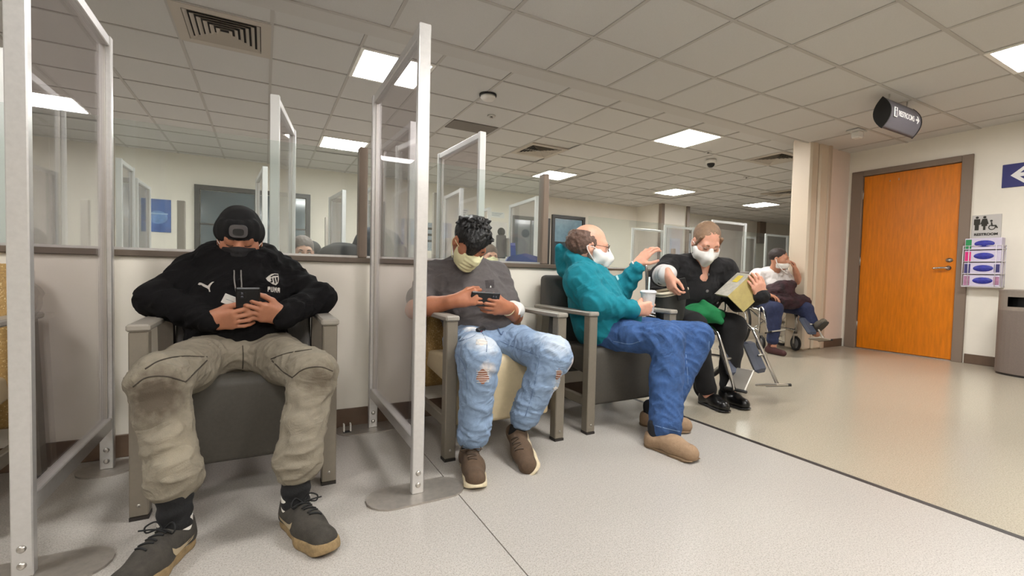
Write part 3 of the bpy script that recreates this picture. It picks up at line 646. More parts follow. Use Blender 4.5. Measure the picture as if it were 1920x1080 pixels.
# notice sheets on the far wall
M_paper = mat('notice_paper', (225, 226, 222), 0.6); M_pgrey = mat('grey_notice', (150, 160, 168), 0.6, var=0.3, vscale=30)
for x, z, w_, h_, l, m_ in ((3.55, 2.02, 0.30, 0.20, 'small paper notice high on the far wall, left of the kiosk', M_paper), (4.35, 2.05, 0.34, 0.12, 'narrow paper notice high on the far wall above the kiosk', M_paper), (3.75, 1.55, 0.3, 0.45, 'paper notice low on the far wall behind the black-haired man', M_paper), (2.9, 1.50, 0.35, 0.55, 'grey blue notice on the far wall left of the black-haired man', M_pgrey)):
    t = thing('wall_notice', l, 'notice', (x, 8.75, z)); MB().box((-w_/2, -0.008, -h_/2), (w_/2, -0.001, h_/2)).build('sheet', m_, t)
    g = MB()
    for k in range(3): g.box((-w_*0.38, -0.010, h_*(0.25-0.22*k)), (w_*(0.38-0.1*k), -0.0085, h_*(0.33-0.22*k)))
    g.build('print', M_pgrey if m_ is M_paper else M_ink, t)
# check-in kiosk: panel on a stand with a screen seen from behind
t = thing('kiosk', 'grey check-in kiosk panel with a round emblem behind the partition glass', 'kiosk', (2.66, 5.3, 0))
MB().box((-0.13, 0, 0.25), (0.13, 0.05, 1.49), 0.008).build('panel', M_white, t); MB().box((-0.16, -0.005, 0.25), (-0.13, 0.055, 1.49), 0.004).build('edge', M_post2, t)
MB().lathe([(0.055, 0), (0.055, 0.004)], (0.04, 0, 1.36), 20, rot(90, 0, 0)).build('emblem', M_ink, t); MB().box((-0.13, -0.08, 0), (0.10, 0.12, 0.25), 0.01).build('base', M_post2, t)
t = thing('monitor', 'dark monitor turned sideways behind the glass, right of the black-haired man', 'monitor', (2.42, 4.75, 0.80))
MB().box((-0.06, -0.02, 0.20), (0.06, 0.02, 0.47), 0.01, R=None).build('screen', mat('grey_monitor_shell', (88, 82, 80), 0.5), t); MB().box((0.075, -0.02, 0.22), (0.10, 0.05, 0.44), 0.006).build('side_panel', M_post2, t)
MB().box((-0.02, -0.01, 0.04), (0.02, 0.02, 0.22), 0.004).build('stem', M_white, t); MB().box((-0.10, -0.08, 0.0), (0.10, 0.08, 0.04), 0.01).build('foot', M_black, t)
t = thing('side_counter', 'low counter behind the partition glass under the monitor', 'counter', (2.45, 4.78, 0))
MB().box((-0.25, -0.18, 0), (0.2, 0.18, 0.77), 0.004).build('cabinet', M_white, t); MB().box((-0.28, -0.2, 0.77), (0.23, 0.2, 0.80), 0.004).build('top', M_ledge, t)
M_navy = mat('navy_chair_shell', (46, 56, 118), 0.45)
for x, y, rz, l in ((1.85, 3.42, 62, 'blue plastic chair seen edge on behind the second glass post'), (1.76, 2.95, -10, 'dark blue rounded chair back low behind the partition glass')):
    t = thing('shell_chair', l, 'chair', (x, y, 0), rad(rz), 'blue chairs behind the glass')
    big = rz < 0
    pr = [(-0.24, 0.0), (-0.23, 0.28), (-0.17, 0.36), (0, 0.39), (0.17, 0.36), (0.23, 0.28), (0.24, 0.0)]
    MB().prism(pr, (0, 0.15 if big else 0.0, 0.60 if big else 0.70), (0.8, 0, 0), (0, 0.04, 1), 0.04).build('backrest', M_navy, t); MB().box((-0.19, -0.19, 0.42), (0.19, 0.19, 0.46), 0.012).build('seat', M_navy, t)
    for a in (-1, 1):
        for b in (-1, 1): MB().tube([(a*0.15, b*0.15, 0.42), (a*0.17, b*0.17, 0)], 0.012, 8).build('leg', M_steel, t)
        MB().tube([(a*0.15, 0.165 if big else 0.0, 0.44), (a*0.15, 0.17 if big else 0.0, 0.66 if big else 0.78)], 0.012, 8).build('upright', M_steel, t)
# ================================================================ BODIES: smooth implicit surfaces meshed into one continuous skin
def wave_noise(P, lam, seed, n=7):
    r = np.random.default_rng(seed); out = 0
    for i in range(n):
        d = r.normal(size=3); d /= np.linalg.norm(d); k = 2*PI/(lam*r.uniform(0.75, 1.4)); ph = r.uniform(0, 6.28)
        d2 = r.normal(size=3); d2 /= np.linalg.norm(d2)
        out = out+np.sin((P@(d*k).astype(np.float32))+ph+1.3*np.sin(P@(d2*k*0.45).astype(np.float32)+ph*2))
    return out/(1.5*math.sqrt(n))
class SDF:
    def __init__(s): s.ops = []; s.noise = []; s.clips = []; s.disp = []
    def cone(s, a, b, ra, rb, k=0.02, flat=None, mode='u', fold=None):
        s.ops.append(('cone', mode, np.asarray(a, float), np.asarray(b, float), ra, rb, k, flat, fold)); return s
    def chain(s, pts, rs, k=0.02, **kw):
        for i in range(len(pts)-1): s.cone(pts[i], pts[i+1], rs[i], rs[i+1], k, **kw)
        return s
    def ell(s, c, r, k=0.02, R=None, mode='u'):
        r = np.asarray(r if hasattr(r, '__len__') else [r]*3, float)
        s.ops.append(('ell', mode, np.asarray(c, float), r, k, None if R is None else np.asarray(R, float))); return s
    def wrinkle(s, lam, amp, seed=1, mask=None, ridge=False, run=None): s.noise.append((lam, amp, seed, mask, ridge, run)); return s      # run = way the folds lie
    def clip(s, fn): s.clips.append(fn); return s           # fn(P)->signed distance, kept where negative
    def mesh(s, h):
        lo = np.full(3, 1e9); hi = -lo
        bb = []
        for o in s.ops:
            if o[0] == 'cone':
                r = max(o[4], o[5]); k = o[6]; l = np.minimum(o[2], o[3])-r; u_ = np.maximum(o[2], o[3])+r
            else:
                r = o[3].max(); k = o[4]; l = o[2]-r; u_ = o[2]+r
            bb.append((l-k-3*h, u_+k+3*h))
            if o[1] == 'u': lo = np.minimum(lo, l); hi = np.maximum(hi, u_)
        pad = 4*h+0.01; lo -= pad; hi += pad
        n = np.ceil((hi-lo)/h).astype(int)+1
        ax = [(lo[i]+h*np.arange(n[i])).astype(np.float32) for i in range(3)]
        F = np.full(n, 0.2, np.float32)
        for o, (l, u_) in zip(s.ops, bb):
            i0 = np.clip(np.floor((l-lo)/h).astype(int), 0, n-1); i1 = np.clip(np.ceil((u_-lo)/h).astype(int)+1, 1, n)
            if (i1 <= i0).any(): continue
            sl = tuple(slice(a, b) for a, b in zip(i0, i1))
            X = ax[0][sl[0]][:, None, None]; Y = ax[1][sl[1]][None, :, None]; Z = ax[2][sl[2]][None, None, :]
            if o[0] == 'cone':
                _, mode, a, b, ra, rb, k, flat, fold = o
                d = b-a; dd = max(float(d@d), 1e-9)
                t = np.clip(((X-a[0])*d[0]+(Y-a[1])*d[1]+(Z-a[2])*d[2])/dd, 0, 1)
                qx = X-a[0]-t*d[0]; qy = Y-a[1]-t*d[1]; qz = Z-a[2]-t*d[2]
                sc = 1.0
                if flat is not None:
                    nv, sf = flat; nv = unit(nv); m = (qx*nv[0]+qy*nv[1]+qz*nv[2])*(1/sf-1)
                    qx = qx+m*nv[0]; qy = qy+m*nv[1]; qz = qz+m*nv[2]; sc = math.sqrt(sf)
                r = ra+(rb-ra)*t
                if fold is not None:
                    nw, amp, tw, ph = fold; fr = frame_from(d)
                    th = np.arctan2(qx*fr[1][0]+qy*fr[1][1]+qz*fr[1][2], qx*fr[0][0]+qy*fr[0][1]+qz*fr[0][2])
                    r = r+amp*np.sin(2*PI*nw*t+tw*np.sin(th+ph)+ph+0.9*np.sin(2*th+ph))
                D = (np.sqrt(qx*qx+qy*qy+qz*qz)-r)*sc
            else:
                _, mode, c, r, k, R = o
                qx = X-c[0]; qy = Y-c[1]; qz = Z-c[2]
                if R is not None: qx, qy, qz = [qx*R[i][0]+qy*R[i][1]+qz*R[i][2] for i in range(3)]
                qx = qx/r[0]; qy = qy/r[1]; qz = qz/r[2]
                k0 = np.sqrt(qx*qx+qy*qy+qz*qz); k1 = np.sqrt((qx/r[0])**2+(qy/r[1])**2+(qz/r[2])**2)+1e-9
                D = np.where(k0 < 0.2, (k0-1)*r.min(), k0*(k0-1)/k1)
            A = F[sl]
            if mode == 'u': hh = np.maximum(k-np.abs(A-D), 0)/k; F[sl] = np.minimum(A, D)-hh*hh*k*0.25
            elif mode == 's': D = -D; hh = np.maximum(k-np.abs(A-D), 0)/k; F[sl] = np.maximum(A, D)+hh*hh*k*0.25
        if s.noise or s.clips or s.disp:
            idx = np.argwhere(np.abs(F) < 0.035+2*h) if not s.clips else np.argwhere(F < 0.035+2*h)
            P = (lo+idx*h).astype(np.float32); val = F[idx[:, 0], idx[:, 1], idx[:, 2]]
            for lam, amp, seed, mask, ridge, run in s.noise:
                Q = P
                if run is not None: d_ = unit(run).astype(np.float32); Q = P-(P@d_)[:, None]*d_*0.72
                nz = wave_noise(Q, lam, seed)
                if ridge: nz = 1-2*np.abs(np.tanh(nz))
                if mask is not None: nz = nz*mask(P)
                val = val-amp*nz
            for fn in s.disp: val = val-fn(P)
            for fn in s.clips: val = np.maximum(val, fn(P))
            F[idx[:, 0], idx[:, 1], idx[:, 2]] = val
        return surface_nets(F, lo, h)
def surface_nets(F, lo, h):
    n = F.shape; S = F < 0
    c = S[:-1, :-1, :-1].astype(np.int8)
    for dx in (0, 1):
        for dy in (0, 1):
            for dz in (0, 1):
                if dx+dy+dz: c = c+S[dx:n[0]-1+dx, dy:n[1]-1+dy, dz:n[2]-1+dz]
    act = np.argwhere((c > 0) & (c < 8)); m = len(act)
    vid = np.full(c.shape, -1, np.int32); vid[act[:, 0], act[:, 1], act[:, 2]] = np.arange(m)
    acc = np.zeros((m, 3)); cnt = np.zeros(m)
    corner = [(i, j, k) for i in (0, 1) for j in (0, 1) for k in (0, 1)]
    vals = {q: F[act[:, 0]+q[0], act[:, 1]+q[1], act[:, 2]+q[2]] for q in corner}
    for a in corner:
        for ax_ in range(3):
            if a[ax_] == 0:
                b = list(a); b[ax_] = 1; b = tuple(b); fa, fb = vals[a], vals[b]
                x = (fa < 0) != (fb < 0); t = np.where(x, fa/np.where(x, fa-fb, 1), 0)
                p = np.tile(np.array(a, float), (m, 1)); p[:, ax_] += t; acc += p*x[:, None]; cnt += x
    verts = lo+(act+acc/np.maximum(cnt, 1)[:, None])*h
    quads = []
    for ax_ in range(3):
        A = [slice(None)]*3; Bs = [slice(None)]*3; A[ax_] = slice(0, -1); Bs[ax_] = slice(1, None)
        ch = S[tuple(A)] != S[tuple(Bs)]; o = [i for i in range(3) if i != ax_]
        e = np.argwhere(ch); e = e[(e[:, o[0]] > 0) & (e[:, o[1]] > 0) & (e[:, o[0]] < n[o[0]]-1) & (e[:, o[1]] < n[o[1]]-1)]
        q = []
        for (u_, v_) in ((1, 1), (0, 1), (0, 0), (1, 0)):
            g = e.copy(); g[:, o[0]] -= u_; g[:, o[1]] -= v_; q.append(vid[g[:, 0], g[:, 1], g[:, 2]])
        q = np.stack(q, 1); inside = S[e[:, 0], e[:, 1], e[:, 2]]; flip = inside if ax_ != 1 else ~inside
        q[~flip] = q[~flip][:, ::-1]; quads.append(q)
    Q = np.concatenate(quads); Q = Q[(Q >= 0).all(1)]
    return verts, Q
def fast_mesh(name, verts, quads, m, parent, off):
    me = bpy.data.meshes.new(name); me.vertices.add(len(verts)); me.vertices.foreach_set('co', (verts-np.asarray(off)).astype(np.float32).ravel())
    me.loops.add(quads.size); me.loops.foreach_set('vertex_index', quads.ravel().astype(np.int32))
    me.polygons.add(len(quads)); me.polygons.foreach_set('loop_start', np.arange(0, quads.size, 4, dtype=np.int32))
    me.polygons.foreach_set('use_smooth', np.ones(len(quads), bool)); me.update(calc_edges=True); me.validate()
    o = link(name, me, m, parent); o['_n'] = 0; del o['_n']; return o
class Part:      # meshed garment, remembered for placing details on its surface
    def __init__(s, sdf, h, name, m, parent, off):
        s.v, s.q = sdf.mesh(h); s.off = np.asarray(off, float); s.obj = fast_mesh(name, s.v, s.q, m, parent, off); s._b = None
    @property
    def bvh(s):
        if s._b is None: s._b = BVHTree.FromPolygons(s.v.tolist(), s.q.tolist())
        return s._b
def pix_dir(px, py): return (_F+_R*((px-960)/856)-_U*((py-540)/856)).normalized()
def hit(part, px, py):
    p, nrm, i, d = part.bvh.ray_cast(Vector((0, 0, CAMH)), pix_dir(px, py))
    if p is None: return None, None
    nrm = Vector(nrm)
    if nrm.dot(pix_dir(px, py)) > 0: nrm = -nrm
    return np.array(p), np.array(nrm)
def seam(name, pts, part, m, parent, r=0.0016, lift=0.0, dens=6):
    """a stitched line that lies on the garment"""
    P = []
    for q in smooth_path([(x, y, 0) for x, y in pts], dens):
        p, n_ = hit(part, q[0], q[1])
        if p is not None: P.append(p+n_*lift)
    if len(P) < 2: return None
    return MB().tube(P, r, 5).build(name, m, parent, off=part.off)
def decal(name, polys, part, m, parent, lift=0.0015, step=4.0):
    """flat print wrapped onto the garment: polygons are cut finely and laid on the surface"""
    bm = bmesh.new()
    for poly in polys:
        vs = []
        for i, p in enumerate(poly):
            q = poly[(i+1) % len(poly)]; k = max(1, int(math.hypot(q[0]-p[0], q[1]-p[1])/step))
            for j in range(k): vs.append(bm.verts.new((p[0]+(q[0]-p[0])*j/k, p[1]+(q[1]-p[1])*j/k, 0)))
        es = [bm.edges.new((vs[i], vs[(i+1) % len(vs)])) for i in range(len(vs))]
        bmesh.ops.triangle_fill(bm, use_beauty=True, use_dissolve=False, edges=es)
    long_ = [e for e in bm.edges if e.calc_length() > step*2.2]
    if long_: bmesh.ops.subdivide_edges(bm, edges=long_, cuts=2, use_grid_fill=True); bmesh.ops.triangulate(bm, faces=bm.faces)
    bad = []
    for v in bm.verts:
        p, n_ = hit(part, v.co.x, v.co.y)
        if p is None: bad.append(v)
        else: v.co = Vector(p+n_*lift-part.off)
    if bad: bmesh.ops.delete(bm, geom=bad, context='VERTS')
    me = bpy.data.meshes.new(name); bm.to_mesh(me); bm.free(); return link(name, me, m, parent)

class Fr:       # oriented frame: x = person's right, y = forward, z = up
    def __init__(s, o, fwd, up=(0, 0, 1), sc=1.0):
        s.o = np.asarray(o, float); y = unit(fwd); x = unit(np.cross(y, up)); z = np.cross(x, y); s.M = np.array([x, y, z]); s.s = sc
    def p(s, x, y, z): return s.o+s.s*(x*s.M[0]+y*s.M[1]+z*s.M[2])
    def loc(s, P): return ((P-s.o.astype(np.float32))@s.M.T.astype(np.float32))/s.s
def head_frame(c, yaw, pitch, roll=0, sc=1.0):
    """yaw 0 faces -Y, positive turns towards +X; pitch positive looks down"""
    f0 = np.array([math.sin(rad(yaw)), -math.cos(rad(yaw)), 0]); up = np.array([0, 0, 1.]); r0 = np.cross(f0, up)
    f = f0*math.cos(rad(pitch))-up*math.sin(rad(pitch)); u = f0*math.sin(rad(pitch))+up*math.cos(rad(pitch))
    u2 = u*math.cos(rad(roll))+r0*math.sin(rad(roll))
    return Fr(c, f, u2, sc)
def add_head(s, f, nose=1.0, ears=True, jaw=1.0, lids=True):
    k = f.s; E = lambda c, r, kk=0.02, mode='u': s.ell(f.p(*c), np.array(r)*k, kk*k, f.M, mode)
    E((0, -0.015, 0.035), (0.074, 0.095, 0.086)); E((0, 0.030, -0.030), (0.062*jaw, 0.068, 0.085), 0.03)
    s.cone(f.p(0, 0.035, -0.078), f.p(0, 0.060, -0.092), 0.044*k*jaw, 0.030*k, 0.03*k)
    for sx in (-1, 1):
        E((sx*0.044, 0.048, -0.022), (0.024, 0.026, 0.022), 0.025)
        E((sx*0.031, 0.094, 0.003), (0.019, 0.012, 0.011), 0.012, 's')
        E((sx*0.031, 0.077, 0.002), (0.0135, 0.0125, 0.0115), 0.006)
        if ears:
            E((sx*0.076, -0.008, -0.008), (0.009, 0.020, 0.032), 0.008); E((sx*0.085, 0.0, -0.004), (0.006, 0.009, 0.017), 0.006, 's')
    s.cone(f.p(-0.036, 0.076, 0.021), f.p(0.036, 0.076, 0.021), 0.014*k, 0.014*k, 0.018*k)
    s.cone(f.p(0, 0.086, 0.014), f.p(0, 0.108, -0.028), 0.0085*k, 0.0125*k*nose, 0.014*k)
    for sx in (-1, 1): E((sx*0.011, 0.098, -0.032), (0.0085, 0.010, 0.008), 0.008)
    E((0, 0.090, -0.058), (0.022, 0.010, 0.006), 0.008); E((0, 0.088, -0.069), (0.019, 0.010, 0.006), 0.008)
    return s
def face_bits(f, parent, off, iris=(60, 40, 28), brow=(30, 24, 20), look='down', browm=None):
    mb_ = browm or mat('brow_hair_%d_%d_%d' % brow, brow, 0.8)
    for sx in (-1, 1):
        P = [f.p(sx*x, y, z) for x, y, z in ((0.014, 0.0915, 0.0195), (0.028, 0.0925, 0.0245), (0.046, 0.0815, 0.0205))]
        MB().tube(smooth_path(P, 4), [0.002, 0.003, 0.0034, 0.0036, 0.0036, 0.0034, 0.003, 0.0022, 0.0014], 6, flat=1.0).build('eyebrow', mb_, parent, off=off)
        if look == 'down':
            P = [f.p(sx*x, y, z) for x, y, z in ((0.018, 0.0865, -0.0045), (0.025, 0.0895, -0.0068), (0.033, 0.0895, -0.0068), (0.044, 0.0835, -0.0035))]
            MB().tube(smooth_path(P, 4), 0.0016, 6).build('lashes', mat('lash_black', (18, 14, 12), 0.7), parent, off=off)
        else:
            e = MB().ell(f.p(sx*0.031, 0.0785, 0.002), 0.0128*f.s, f.M.T, 14, 8).build('eye', mat('eye_white', (225, 218, 210), 0.2), parent, off=off)
            MB().ell(f.p(sx*0.031, 0.0885, 0.002), np.array([0.0055, 0.0025, 0.0055])*f.s, f.M.T, 12, 6).build('iris', mat('iris_dark', iris, 0.15), e, off=off)
            P = [f.p(sx*x, y, z) for x, y, z in ((0.019, 0.088, 0.005), (0.026, 0.0918, 0.0092), (0.036, 0.0915, 0.009), (0.045, 0.084, 0.004))]
            MB().tube(smooth_path(P, 4), 0.0017, 6).build('lashes', mat('lash_black', (18, 14, 12), 0.7), parent, off=off)
FING = (((0.029, 0.088), (0.041, 0.025, 0.020), 0.0092, 4), ((0.0095, 0.093), (0.045, 0.029, 0.021), 0.0094, 0), ((-0.0105, 0.089), (0.042, 0.027, 0.021), 0.0090, -4), ((-0.029, 0.079), (0.033, 0.021, 0.018), 0.0080, -9))
def add_hand(s, wrist, fwd, palm, thumb_side, curls, thumb=((0.5, 0.75, 0.35), (0.15, 0.9, 0.35), (0.0, 0.95, 0.3)), sc=1.0, spread=1.0, rw=0.027):
    """wrist; fwd = wrist to knuckles; palm = way the palm faces; thumb_side = rough direction of the thumb. Returns frame axes"""
    f = unit(fwd); n_ = np.asarray(palm, float); n_ = unit(n_-f*(n_@f)); l = np.cross(f, n_)
    if l@np.asarray(thumb_side, float) < 0: l = -l
    w0 = np.asarray(wrist, float); P = lambda a, b, c: w0+sc*(a*l+b*f+c*n_)
    tips = []
    for (mx, my), seg, r, sp in FING:                                   # palm: five rays fused together
        s.cone(P(mx*0.55, 0.008, 0), P(mx, my-0.006, 0.0), 0.0165*sc, 0.0125*sc, 0.016*sc)
    s.cone(P(0.02, 0.03, 0.004), P(-0.02, 0.03, 0.004), 0.017*sc, 0.016*sc, 0.015*sc)
    s.cone(P(0, -0.03, 0), P(0, 0.012, 0), rw, rw*0.9*sc, 0.02*sc, flat=(n_, 0.78))
    for i, ((mx, my), seg, r, sp) in enumerate(FING):
        c = curls[i] if hasattr(curls[0], '__len__') else curls
        a = 0.0; p = P(mx, my, 0); base = unit(f*math.cos(rad(sp*spread))+l*math.sin(rad(sp*spread)))
        for j in range(3):
            a += rad(c[j]); d = base*math.cos(a)+n_*math.sin(a); q = p+d*seg[j]*sc
            rr = (r*(1-0.07*j)*sc, r*(1-0.07*(j+1))*sc)
            s.cone(p, q, rr[0], rr[1], 0.0035*sc); p = q
        tips.append(p)
    p = P(0.020, 0.020, 0.006)
    for j, (ln, r0, r1) in enumerate(((0.045, 0.0155, 0.0118), (0.032, 0.0112, 0.0102), (0.026, 0.0100, 0.0082))):
        d = unit(thumb[j][0]*l+thumb[j][1]*f+thumb[j][2]*n_); q = p+d*ln*sc; s.cone(p, q, r0*sc, r1*sc, (0.012 if j == 0 else 0.004)*sc); p = q
    tips.append(p); return tips
def surgical_mask(f, h, m, parent, off, name='face_mask', top=0.004, bottom=-0.118, pleat=0.0016):
    s = SDF(); k = f.s
    s.ell(f.p(0, 0.034, -0.040), np.array((0.071, 0.078, 0.088))*k, 0.02, f.M); s.cone(f.p(0, 0.094, 0.004), f.p(0, 0.108, -0.03), 0.013*k, 0.02*k, 0.03*k); s.cone(f.p(0, 0.05, -0.08), f.p(0, 0.068, -0.094), 0.045*k, 0.034*k, 0.03*k)
    def cl(P):
        q = f.loc(P); tp = top+0.010*np.exp(-(q[:, 0]/0.02)**2)-0.10*np.abs(q[:, 0])**1.0*0.35
        return k*np.maximum(np.maximum(q[:, 2]-tp, bottom-q[:, 2]), 0.012-q[:, 1]+0.25*np.maximum(0, -(q[:, 2]+0.05)))
    s.clip(cl)
    if pleat: s.disp.append(lambda P: pleat*np.sin(f.loc(P)[:, 2]*2*PI/0.022)*(np.abs(f.loc(P)[:, 0]) < 0.05))
    return Part(s, h, name, m, parent, off)
def cup_mask(f, h, m, parent, off, name='face_mask', bottom=-0.128):
    """folded respirator: two wings meeting in a vertical ridge"""
    s = SDF(); k = f.s
    for sx in (-1, 1):
        s.cone(f.p(sx*0.058, 0.035, -0.030), f.p(0, 0.112, -0.045), 0.027*k, 0.014*k, 0.02*k); s.cone(f.p(sx*0.042, 0.035, -0.075), f.p(0, 0.095, -0.08), 0.030*k, 0.018*k, 0.02*k); s.cone(f.p(sx*0.05, 0.06, -0.055), f.p(0, 0.10, -0.055), 0.022*k, 0.016*k, 0.03*k)
    s.cone(f.p(0, 0.100, -0.002), f.p(0, 0.124, -0.050), 0.013*k, 0.008*k, 0.03*k); s.cone(f.p(0, 0.124, -0.050), f.p(0, 0.080, -0.110), 0.008*k, 0.024*k, 0.03*k)
    def cl(P):
        q = f.loc(P); tp = 0.006+0.012*np.exp(-(q[:, 0]/0.02)**2)-0.25*np.abs(q[:, 0])
        return k*np.maximum(np.maximum(q[:, 2]-tp, bottom-q[:, 2]), 0.012-q[:, 1])
    s.clip(cl); return Part(s, h, name, m, parent, off)
def ear_loops(f, m, parent, off, y0=0.03, zt=-0.012, zb=-0.085, r=0.0018):
    for sx in (-1, 1):
        for z in (zt, zb):
            P = [f.p(sx*0.070, y0, z), f.p(sx*0.079, 0.008, z*0.75+0.004), f.p(sx*0.082, -0.020, z*0.35+0.002), f.p(sx*0.080, -0.028, -0.006)]
            MB().tube(smooth_path(P, 4), r, 5).build('ear_loop', m, parent, off=off)

# ---- shoes (local: y forward from heel 0 to toe L, z up), meshed once per style
def shoe_sdf(L, W, style, mir):
    up = SDF(); so = SDF(); m = mir
    th = {'sneaker': 0.034, 'skate': 0.026, 'loafer': 0.014, 'black': 0.016}[style]; z0 = th-0.004
    out = [(0.03*m*0, 0.038, 0.034), (0.004*m, 0.10, 0.031), (0.010*m, 0.17, 0.041), (0.006*m, L-0.048, 0.043)]
    for (a, b) in zip(out[:-1], out[1:]): so.cone((a[0], a[1]*L/0.29, th/2), (b[0], b[1]*L/0.29 if b[1] < 0.2 else b[1], th/2), a[2]*W, b[2]*W, 0.02)
    so.clip(lambda P: np.maximum(P[:, 2]-th-(0.012*np.clip(1-P[:, 1]/0.11, 0, 1) if style == 'sneaker' else 0)-0.010*np.clip((P[:, 1]-L*0.72)/(L*0.28), 0, 1)*(style in ('sneaker',)), -P[:, 2]+0.018*np.clip((P[:, 1]-L*0.72)/(L*0.28), 0, 1)**2))
    top = {'sneaker': 0.088, 'skate': 0.085, 'loafer': 0.062, 'black': 0.075}[style]
    up.cone((0, 0.042, z0+0.015), (0.003*m, 0.040, top-0.008), 0.035*W, 0.031*W, 0.03)
    up.cone((0, 0.05, 0.045), (0.008*m, 0.155*L/0.29, 0.045), 0.033*W, 0.036*W, 0.03)
    up.cone((0.002*m, 0.075, top-0.018), (0.007*m, 0.165*L/0.29, 0.052), 0.029*W, 0.030*W, 0.03)
    up.cone((0.008*m, 0.155*L/0.29, 0.038), (0.006*m, L-0.05, 0.034), 0.038*W, 0.037*W, 0.03)
    up.clip(lambda P: z0-P[:, 2])
    if style != 'loafer': up.ell((0, 0.048, top+0.006), (0.026*W, 0.034, 0.030), 0.008, mode='s')
    else: up.ell((0.002*m, 0.062, top+0.012), (0.026*W, 0.050, 0.034), 0.01, mode='s')
    up.wrinkle(0.05, 0.0007, 11)
    return up, so, th, top
class Shoe:
    """places a shoe: heel point on the floor, toe direction, optional roll/pitch"""
    def __init__(s, style, heel, toe, m_up, m_so, parent, off, L=0.29, W=1.0, mir=1, pitch=0, roll=0, label=None, h=0.0035, name='shoe', yaw0=0):
        up, so, th, top = shoe_sdf(L, W, style, mir)
        heel = np.asarray(heel, float); d = np.asarray(toe, float)-heel; f = unit(d); x = unit(np.cross(f, (0, 0, 1))); z = np.cross(x, f)
        a = rad(roll); x, z = x*math.cos(a)+z*math.sin(a), z*math.cos(a)-x*math.sin(a)
        s.R = np.array([x, f, z]); s.o = heel; s.L = L
        T = lambda v: s.o+v@s.R
        v, q = up.mesh(h); s.v = T(v); s.q = q; s.off = np.asarray(off, float)
        s.obj = fast_mesh(name, s.v, q, m_up, parent, off)
        v2, q2 = so.mesh(h); s.sv = T(v2); s.sole = fast_mesh('sole', s.sv, q2, m_so, s.obj, off); s._b = None; s.T = T
        if label: s.obj['label'] = label
    bvh = Part.bvh
    def top_at(s, x, y):
        o = s.T(np.array([x, y, 0.3])); p, n_, i, d = s.bvh.ray_cast(Vector(o), Vector(-s.R[2]))
        return (np.array(p), np.array(n_)) if p is not None else (None, None)
    def side_pts(s, poly, side, lift=0.0016):
        out = []
        for (y, z) in poly:
            o = s.T(np.array([side*0.3, y, z])); p, n_, i, d = s.bvh.ray_cast(Vector(o), Vector(-s.R[0]*side))
            if p is None: return None
            out.append(np.array(p)+s.R[0]*side*lift)
        return out
    def laces(s, m, rows=5, y0=0.115, dy=0.017, w=0.018, bow=True):
        for k in range(rows):
            P = []
            for t in np.linspace(-1, 1, 7):
                p, n_ = s.top_at(t*w, y0+k*dy+0.004*t*(1 if k % 2 else -1))
                if p is not None: P.append(p+s.R[2]*0.0025)
            if len(P) > 2: MB().tube(P, 0.003, 6).build('lace', m, s.obj, off=s.off)
        if bow:
            p, n_ = s.top_at(0, y0-0.008)
            if p is None: return
            R = s.R
            for sx in (-1, 1):
                lp = [p, p+R[0]*sx*0.022+R[2]*0.020-R[1]*0.004, p+R[0]*sx*0.042+R[2]*0.012+R[1]*0.01, p+R[0]*sx*0.036-R[2]*0.002+R[1]*0.014, p+R[0]*sx*0.012+R[2]*0.004+R[1]*0.006, p]
                MB().tube(smooth_path(lp, 4), 0.0024, 6).build('lace', m, s.obj, off=s.off)
                lp = [p, p+R[0]*sx*0.018+R[2]*0.008+R[1]*0.014, p+R[0]*sx*0.046+R[2]*0.012+R[1]*0.03]
                MB().tube(smooth_path(lp, 4), 0.0022, 6).build('lace', m, s.obj, off=s.off)
    def swoosh(s, m, side):
        # curved tick mark along the side of the upper
        top = [(0.020, 0.062), (0.045, 0.052), (0.075, 0.047), (0.105, 0.049), (0.128, 0.058), (0.140, 0.068)]; bot = [(0.142, 0.055), (0.132, 0.042), (0.112, 0.033), (0.085, 0.033), (0.055, 0.043), (0.020, 0.062)]
        a = s.side_pts([(y, z) for y, z in top], side); b = s.side_pts([(y, z) for y, z in bot[::-1]], side)
        if a is None or b is None: return
        n = len(a); MB().add(a+b, [(i, i+1, n+i+1, n+i) for i in range(n-1)], True).build('side_mark', m, s.obj, off=s.off)
# ================================================================ PEOPLE
def skin(n, rgb): return mat('skin_'+n, rgb, 0.5, var=0.07, vscale=60, sss=0.12, bump=0.05, bscale=400)
def inner(s, pts, r, k=0.03):
    for a, b in pts: s.cone(a, b, r, r, k)
def phone_slab(name, label, c, u, n_, w, l, t=0.009, cat='phone', lens=True):
    """u = long axis, n_ = normal of its back"""
    c = np.asarray(c, float); u = unit(u); n_ = np.asarray(n_, float); n_ = unit(n_-u*(n_@u)); x = np.cross(u, n_)
    R = np.array([x, u, n_]).T
    th = thing(name, label, cat, tuple(c)); MB().box((-w/2, -l/2, -t/2), (w/2, l/2, t/2), 0.004, R=R, c=(0, 0, 0)).build('case', mat('black_phone_case', (17, 17, 18), 0.35), th)
    MB().box((-w/2+0.004, -l/2+0.004, -0.0006), (w/2-0.004, l/2-0.004, 0.0006), 0, R=R, c=-n_*(t/2+0.0006)).build('screen', mat('phone_screen', (40, 44, 52), 0.1), th)
    if lens:
        o = MB().box((-0.012, -0.014, -0.001), (0.012, 0.014, 0.001), 0.0008, R=R, c=n_*(t/2+0.001)+u*(l/2-0.03)-x*(w/2-0.02)).build('camera_bump', M_black, th)
        for k in (-1, 1): MB().lathe([(0.005, 0), (0.005, 0.0015), (0.003, 0.002)], n_*(t/2+0.002)+u*(l/2-0.03+k*0.007)-x*(w/2-0.02), 12, R).build('lens', mat('lens_glass', (70, 72, 80), 0.1), o)
    return th

